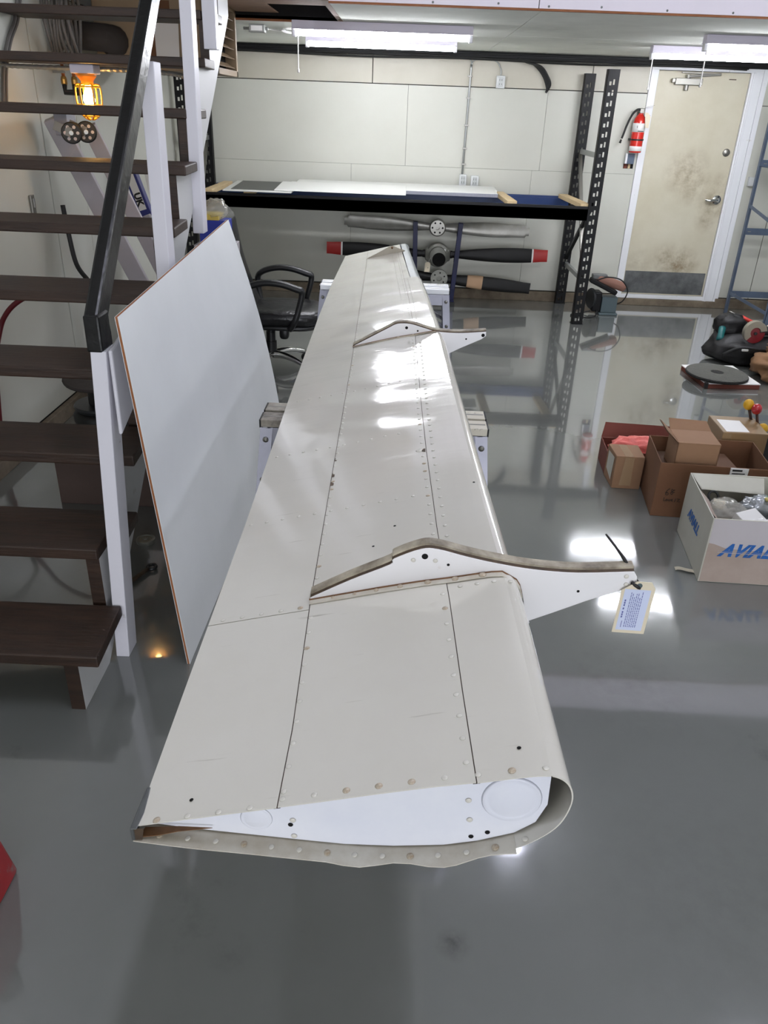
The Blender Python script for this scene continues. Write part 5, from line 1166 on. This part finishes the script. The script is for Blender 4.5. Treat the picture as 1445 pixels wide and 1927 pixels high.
MB().blob((2.99, 5.83, .10), (.56, .5, .24), .35, 2.6, 11, 40, 22, .9, .001).build('sack', MT['bag_brown'], sk, smooth=True)
MB().blob((2.96, 5.95, .20), (.26, .2, .14), .4, 3.2, 15, 26, 16, .9).build('fold', MT['bag_brown'], sk, smooth=True)

# ------------------------------------------------------------------ cardboard boxes
def carton(name, loc_pts, h, label, m, m_in=None, th=.005, closed=False, cat='box', group=None, zb=.001):
    """loc_pts: 4 floor corners, counter-clockwise"""
    P = [Vector((x, y, 0)) for x, y in loc_pts]; c = sum(P, Vector()) / 4
    t = thing(name, (c.x, c.y, zb), label, cat, group)
    for i in range(4):
        a, b = P[i], P[(i + 1) % 4]; n = (c - (a + b) / 2); d = (b - a).normalized(); n = (n - d * n.dot(d)).normalized() * th
        MB().add([(a.x, a.y, zb), (b.x, b.y, zb), (b.x + n.x, b.y + n.y, zb), (a.x + n.x, a.y + n.y, zb), (a.x, a.y, zb + h), (b.x, b.y, zb + h), (b.x + n.x, b.y + n.y, zb + h), (a.x + n.x, a.y + n.y, zb + h)],
                 [(0, 3, 2, 1), (4, 5, 6, 7), (0, 1, 5, 4), (1, 2, 6, 5), (2, 3, 7, 6), (3, 0, 4, 7)]).build('side', m, t, bevel=.001, seg=1)
    MB().prism([(p.x + (c.x - p.x) * .02, p.y + (c.y - p.y) * .02) for p in P], zb, zb + th, 'xy').build('bottom', m_in or m, t)
    if closed: MB().prism([(p.x, p.y) for p in P], zb + h, zb + h + .004, 'xy').build('lid', m, t, bevel=.002)
    return t, P, c
# white AVIALL carton
wbx, P, c = carton('white_carton', [(1.314, 2.837), (1.80, 2.82), (1.852, 3.276), (1.366, 3.293)], .303, 'open white carton with blue lettering full of bagged parts', MT['box_white'])
fr = Vector((1.80 - 1.314, 2.82 - 2.837, 0)).normalized(); nf = Vector((fr.y, -fr.x, 0))
def fp(u, z, o=.0012): q = Vector((1.314, 2.837, 0)) + fr * u + nf * o; return (q.x, q.y, z)
MB().add([fp(.005, .302), fp(.48, .302), fp(.48, .15), (fp(.22, .162)), fp(.08, .168), fp(.03, .186), fp(.006, .19)], [(0, 1, 2, 3, 4, 5, 6)]).build('paper_facing', MT['box_white_front'], wbx)
MB().add([fp(.006, .19), fp(.03, .186), fp(.08, .168), fp(.22, .162), fp(.48, .15), fp(.48, .004), fp(.005, .004)], [(0, 1, 2, 3, 4, 5, 6)]).build('torn_facing', MT['box_bare'], wbx)
o = lettering('AVIALL', .080, frame4(fp(.058, .134, .0022), fr, (0, 0, 1)) @ Matrix.Diagonal((.90, 1, 1, 1)), MT['letter_blue'], wbx, shear=.50, bold=.0036, spacing=1.10)
for z, hh in ((.1475, .0024), (.1555, .0009)): MB().add([fp(.05, z, .0030), fp(.47, z, .0030), fp(.47, z + hh, .0030), fp(.05, z + hh, .0030)], [(0, 1, 2, 3)]).build('letter_stripe', MT['box_white_front'], wbx)
sd = Vector((1.314 - 1.366, 2.837 - 3.293, 0)).normalized(); ns = Vector((sd.y, -sd.x, 0))
def spt(u, z, o=.0012): q = Vector((1.366, 3.293, 0)) + sd * u + ns * o; return (q.x, q.y, z)
lettering('AVIALL', .064, frame4(spt(.115, .142, .0018), sd, (0, 0, 1)) @ Matrix.Diagonal((.92, 1, 1, 1)), MT['letter_blue'], wbx, shear=.36, bold=.0032, spacing=1.06)
MB().add([spt(.11, .150, .0024), spt(.40, .150, .0024), spt(.40, .1518, .0024), spt(.11, .1518, .0024)], [(0, 1, 2, 3)]).build('letter_stripe', MT['box_white'], wbx)
MB().add([(1.372, 3.288, .303), (1.70, 3.278, .298), (1.68, 3.20, .255), (1.40, 3.215, .262)], [(0, 1, 2, 3)]).add([(1.372, 3.286, .3), (1.70, 3.276, .295), (1.68, 3.198, .252), (1.40, 3.213, .259)], [(3, 2, 1, 0)]).build('flap', MT['box_white'], wbx)
MB().add([(1.352, 3.18, .30), (1.328, 2.95, .297), (1.40, 2.97, .225), (1.415, 3.15, .24)], [(0, 1, 2, 3)]).build('flap', MT['box_bare'], wbx)
def bagged(c_, s_, seed, m, label, nm='parts_bag', R=None):
    return tag(MB().blob(c_, s_, .38, 3.4, seed, 30, 18, .85, None, R).build(nm, m, smooth=True), label, 'bag', None)
bagged((1.475, 3.075, .205), (.17, .16, .12), 21, MT['bag_clear'], 'crinkled clear bag on the near-left pile inside the white carton'.replace('near-left pile', 'flap side'))
bagged((1.578, 2.935, .195), (.15, .12, .11), 22, MT['paper'], 'white wrapped packet close to the front wall of the white carton')
bagged((1.645, 3.14, .205), (.18, .13, .11), 23, MT['bubble'], 'grey plastic wrapped part at the back of the white carton')
bagged((1.73, 2.99, .195), (.17, .24, .14), 24, MT['bubble'], 'shiny foil bag beside the yellow hose in the white carton')
bagged((1.43, 2.925, .195), (.11, .11, .10), 25, MT['bag_clear'], 'small clear bag of fittings in the near corner of the white carton')
MB_f = MB().prism([(1.328, 2.85), (1.785, 2.832), (1.835, 3.262), (1.378, 3.28)], .0065, .165, 'xy'); tag(MB_f.build('packing_fill', MT['card_in']), 'brown packing paper filling the bottom of the white carton', 'packing')
tag(MB().tube(smooth_path([(1.655, 3.2, .235), (1.66, 3.08, .275), (1.655, 2.97, .272), (1.665, 2.88, .24), (1.69, 2.85, .23)], 6), .0095, 8).build('yellow_hose', mat('yellow_tubing', (204, 190, 110), .4), smooth=True), 'length of pale yellow hose curving over the bagged parts', 'hose')
def part_box(c_, s_, rx, rz, m, label, nm, cat):
    R_ = Matrix.Rotation(rz, 3, 'Z') @ Matrix.Rotation(rx, 3, 'X')
    return tag(MB().obox(c_, s_, R_).build(nm, m, bevel=.003), label, cat)
part_box((1.535, 2.99, .225), (.12, .075, .05), .35, .5, MT['paper'], 'white plastic block tilted in the middle of the white carton', 'plastic_block', 'part')
part_box((1.47, 3.16, .215), (.05, .10, .035), -.3, -.4, MT['manila'], 'small cream box leaning at the back corner of the white carton', 'small_box', 'box')
tag(MB().tube([(1.455 + .022 * math.cos(a), 3.20 + .012 * math.sin(a), .232 + .02 * math.sin(a)) for a in [2 * PI * i / 20 for i in range(20)]], .006, 8, closed=True).build('rubber_ring', MT['black'], smooth=True), 'black rubber ring lying against the rear flap inside the white carton', 'ring')
# big brown box with writing
bbx, P, c = carton('brown_box', [(1.276, 3.438), (1.80, 3.40), (1.843, 3.76), (1.319, 3.798)], .285, 'tall open brown cardboard box with black handwriting near its front corner', MT['card_dark'], MT['card_in'])
fr2 = Vector((1.80 - 1.276, 3.40 - 3.438, 0)).normalized(); nf2 = Vector((fr2.y, -fr2.x, 0))
def fp2(u, z, o=.0012): q = Vector((1.276, 3.438, 0)) + fr2 * u + nf2 * o; return (q.x, q.y, z)
def ink(strokes, u0, z0, s):
    mb = MB()
    for stt in strokes: mb.tube([fp2(u0 + a * s, z0 + b * s, .0006) for a, b in stt], .0016, 5)
    return mb.build('handwriting', MT['ink'], bbx)
six = [[(.9, 2), (.3, 1.4), (0, .7), (.1, .1), (.5, 0), (.8, .4), (.5, .8), (.1, .6)]]
eight = [[(1.9, 1.5), (1.5, 1.9), (1.3, 1.5), (1.8, 1.0), (1.9, .5), (1.5, .3), (1.3, .7), (1.9, 1.5), (2.3, 1.7)], [(2.3, .9), (1.4, 1.1)]]
ink(six + eight, .052, .118, .018)
ink([[(0, 1), (0, 0), (.7, .1)], [(.8, .6), (.5, .3), (.8, 0), (1.1, .3), (.8, .6)], [(1.3, .6), (1.3, .1), (1.6, 0), (1.7, .6)], [(1.9, .4), (2.4, .4), (2.2, .7), (1.9, .3), (2.4, 0)], [(3.1, .9), (2.9, -.1)], [(3.5, .9), (4.2, .8), (3.6, .1), (4.4, 0)]], .05, .086, .018)
MB().box((1.60, 3.408, .245), (1.685, 3.4145, .285)).build('shipping_label', MT['paper'], bbx)
MB().box((1.608, 3.4065, .270), (1.655, 3.4085, .278)).box((1.608, 3.4065, .256), (1.67, 3.4085, .260)).build('label_print', MT['ink'], bbx)
# small box sitting in it
ca, sa = math.cos(-.07), math.sin(-.07)
def rp(x, y): return (1.352 + ca * x - sa * y, 3.475 + sa * x + ca * y)
smb, P, c = carton('small_box', [rp(0, 0), rp(.20, 0), rp(.20, .18), rp(0, .18)], .15, 'small tan cardboard box sitting inside the tall open one', MT['card'], MT['card_in'], closed=True, zb=.225)
q0, q1, q2, q3 = rp(0, 0), rp(.20, 0), rp(.20, .18), rp(0, .18)
MB().add([(q0[0], q0[1], .377), (q3[0], q3[1], .377), (q3[0] - .06, q3[1] + .005, .43), (q0[0] - .045, q0[1] + .05, .415)], [(0, 1, 2, 3)]).add([(q0[0], q0[1], .374), (q3[0], q3[1], .374), (q3[0] - .063, q3[1] + .005, .428), (q0[0] - .048, q0[1] + .05, .412)], [(3, 2, 1, 0)]).build('flap', MT['card'], smb)
MB().add([(q3[0], q3[1], .379), (q2[0], q2[1], .379), (q2[0] - .01, q2[1] + .06, .41), (q3[0] + .005, q3[1] + .06, .415)], [(0, 1, 2, 3)]).add([(q3[0], q3[1] + .002, .376), (q2[0], q2[1] + .002, .376), (q2[0] - .01, q2[1] + .062, .407), (q3[0] + .005, q3[1] + .062, .412)], [(3, 2, 1, 0)]).build('flap', MT['card'], smb)
tag(MB().box((1.33, 3.46, .007), (1.70, 3.74, .222)).build('packing_fill', MT['card_in']), 'dark folded cardboard filling the tall brown box', 'packing')
# small taped box with pink bag
tpx, P, c = carton('taped_box', [(1.155, 3.742), (1.300, 3.735), (1.306, 3.905), (1.152, 3.912)], .178, 'small tan box wrapped in shiny clear tape with a pink bag behind', MT['card'], MT['card_in'], closed=True)
MB().add([(1.19, 3.7365, .02), (1.25, 3.7335, .02), (1.245, 3.7335, .18), (1.20, 3.7365, .18)], [(0, 1, 2, 3)]).add([(1.20, 3.737, .1845), (1.245, 3.735, .1845), (1.24, 3.90, .1845), (1.2, 3.9, .1845)], [(0, 1, 2, 3)]).build('tape', MT['tape'], tpx)
MB().add([(1.1525, 3.78, .03), (1.1505, 3.88, .06), (1.1505, 3.88, .16), (1.1525, 3.77, .165)], [(0, 1, 2, 3)]).build('torn_patch', MT['box_white'], tpx)
rbx, P, c = carton('red_box', [(1.155, 3.925), (1.56, 3.905), (1.575, 4.12), (1.17, 4.14)], .13, 'low red brown box with a raised flap behind the taped one', MT['card_red'], MT['card_in'])
MB().add([(1.17, 4.14, .131), (1.575, 4.12, .131), (1.57, 4.15, .205), (1.19, 4.175, .208)], [(0, 1, 2, 3)]).add([(1.17, 4.143, .131), (1.575, 4.123, .131), (1.57, 4.153, .205), (1.19, 4.178, .208)], [(3, 2, 1, 0)]).build('flap', MT['card_red'], rbx)
bagged((1.34, 4.0, .125), (.30, .15, .13), 31, MT['pink'], 'pink plastic bag bulging out of the low red brown box', 'pink_bag')
# tall taped box
tlb, P, c = carton('tall_box', [(1.70, 3.81), (1.93, 3.80), (1.95, 4.05), (1.71, 4.06)], .31, 'tall yellowish box sealed with glossy tape behind the small tan one', MT['card_tan'], MT['card_in'], closed=True)
MB().add([(1.72, 3.82, .3155), (1.84, 3.82, .3155), (1.85, 3.99, .3155), (1.73, 4.0, .3155)], [(0, 1, 2, 3)]).build('tape', MT['paper'], tlb)  # white patch painted in for the glare on the glossy tape
MB().add([(1.70, 3.809, .02), (1.745, 3.807, .02), (1.745, 3.807, .312), (1.70, 3.809, .312)], [(0, 1, 2, 3)]).build('tape', MT['tape'], tlb)
# lever quadrant with ball knobs
qd = thing('lever_quadrant', (1.99, 4.02, 0), 'control lever quadrant with yellow and red ball knobs behind the tall box', 'control levers')
MB().box((1.965, 3.97, 0), (2.10, 4.12, .24)).build('quadrant_body', MT['tool_dark'], qd, bevel=.008)
for bx0, top, m in (((1.995, 4.02, .235), (1.895, 4.03, .395), 'yellow_knob'), ((2.01, 3.99, .235), (1.925, 3.99, .385), 'red_knob'), ((2.03, 3.975, .23), (1.965, 3.95, .290), 'yellow_knob')):
    lv = MB().tube([bx0, (Vector(bx0) + Vector(top)) / 2 + Vector((-.02, 0, 0)), top], .008, 8).build('lever', MT['lever'], qd, smooth=True)
    MB().blob(top, (.055, .055, .06), 0, 1, 1, 20, 14).build('ball_knob', MT[m], lv, smooth=True)
# pale board with green tape at the edge of view
pb = thing('pale_board', (1.88, 3.42, 0), 'tall pale board standing behind the white carton with green tape on it', 'board')
MB().add([(1.86, 3.32, 0), (2.5, 3.30, 0), (2.5, 3.34, 0), (1.86, 3.36, 0), (1.80, 3.44, .56), (2.5, 3.42, .56), (2.5, 3.46, .56), (1.80, 3.48, .56)], [(0, 3, 2, 1), (4, 5, 6, 7), (0, 1, 5, 4), (1, 2, 6, 5), (2, 3, 7, 6), (3, 0, 4, 7)]).build('sheet', mat('pale_pink_board', (186, 174, 170), .6), pb, bevel=.002)
gt = tag(MB().grid([[Vector((1.715 + .012 * math.sin(t * 3) + t * .012, 3.25 - .015 * t, .335 - .055 * t)), Vector((1.765 + .012 * math.sin(t * 3) + t * .02, 3.25 - .015 * t, .337 - .055 * t))] for t in [i / 8 for i in range(9)]]).build('green_tape_strip', MT['green_tape']), 'bright green tape strip stuck over the white carton rear edge', 'tape')
sp = tag(MB().grid([[Vector((1.245 + .01 * i, 2.918 - .003 * i + .004 * math.sin(i), .003 + .006 * math.sin(i / 8 * PI))), Vector((1.248 + .01 * i, 2.945 - .003 * i + .004 * math.sin(i), .003 + .006 * math.sin(i / 8 * PI)))] for i in range(9)]).build('paper_strip', MT['strip']), 'curled strip of pale paper on the floor by the white carton', 'paper')
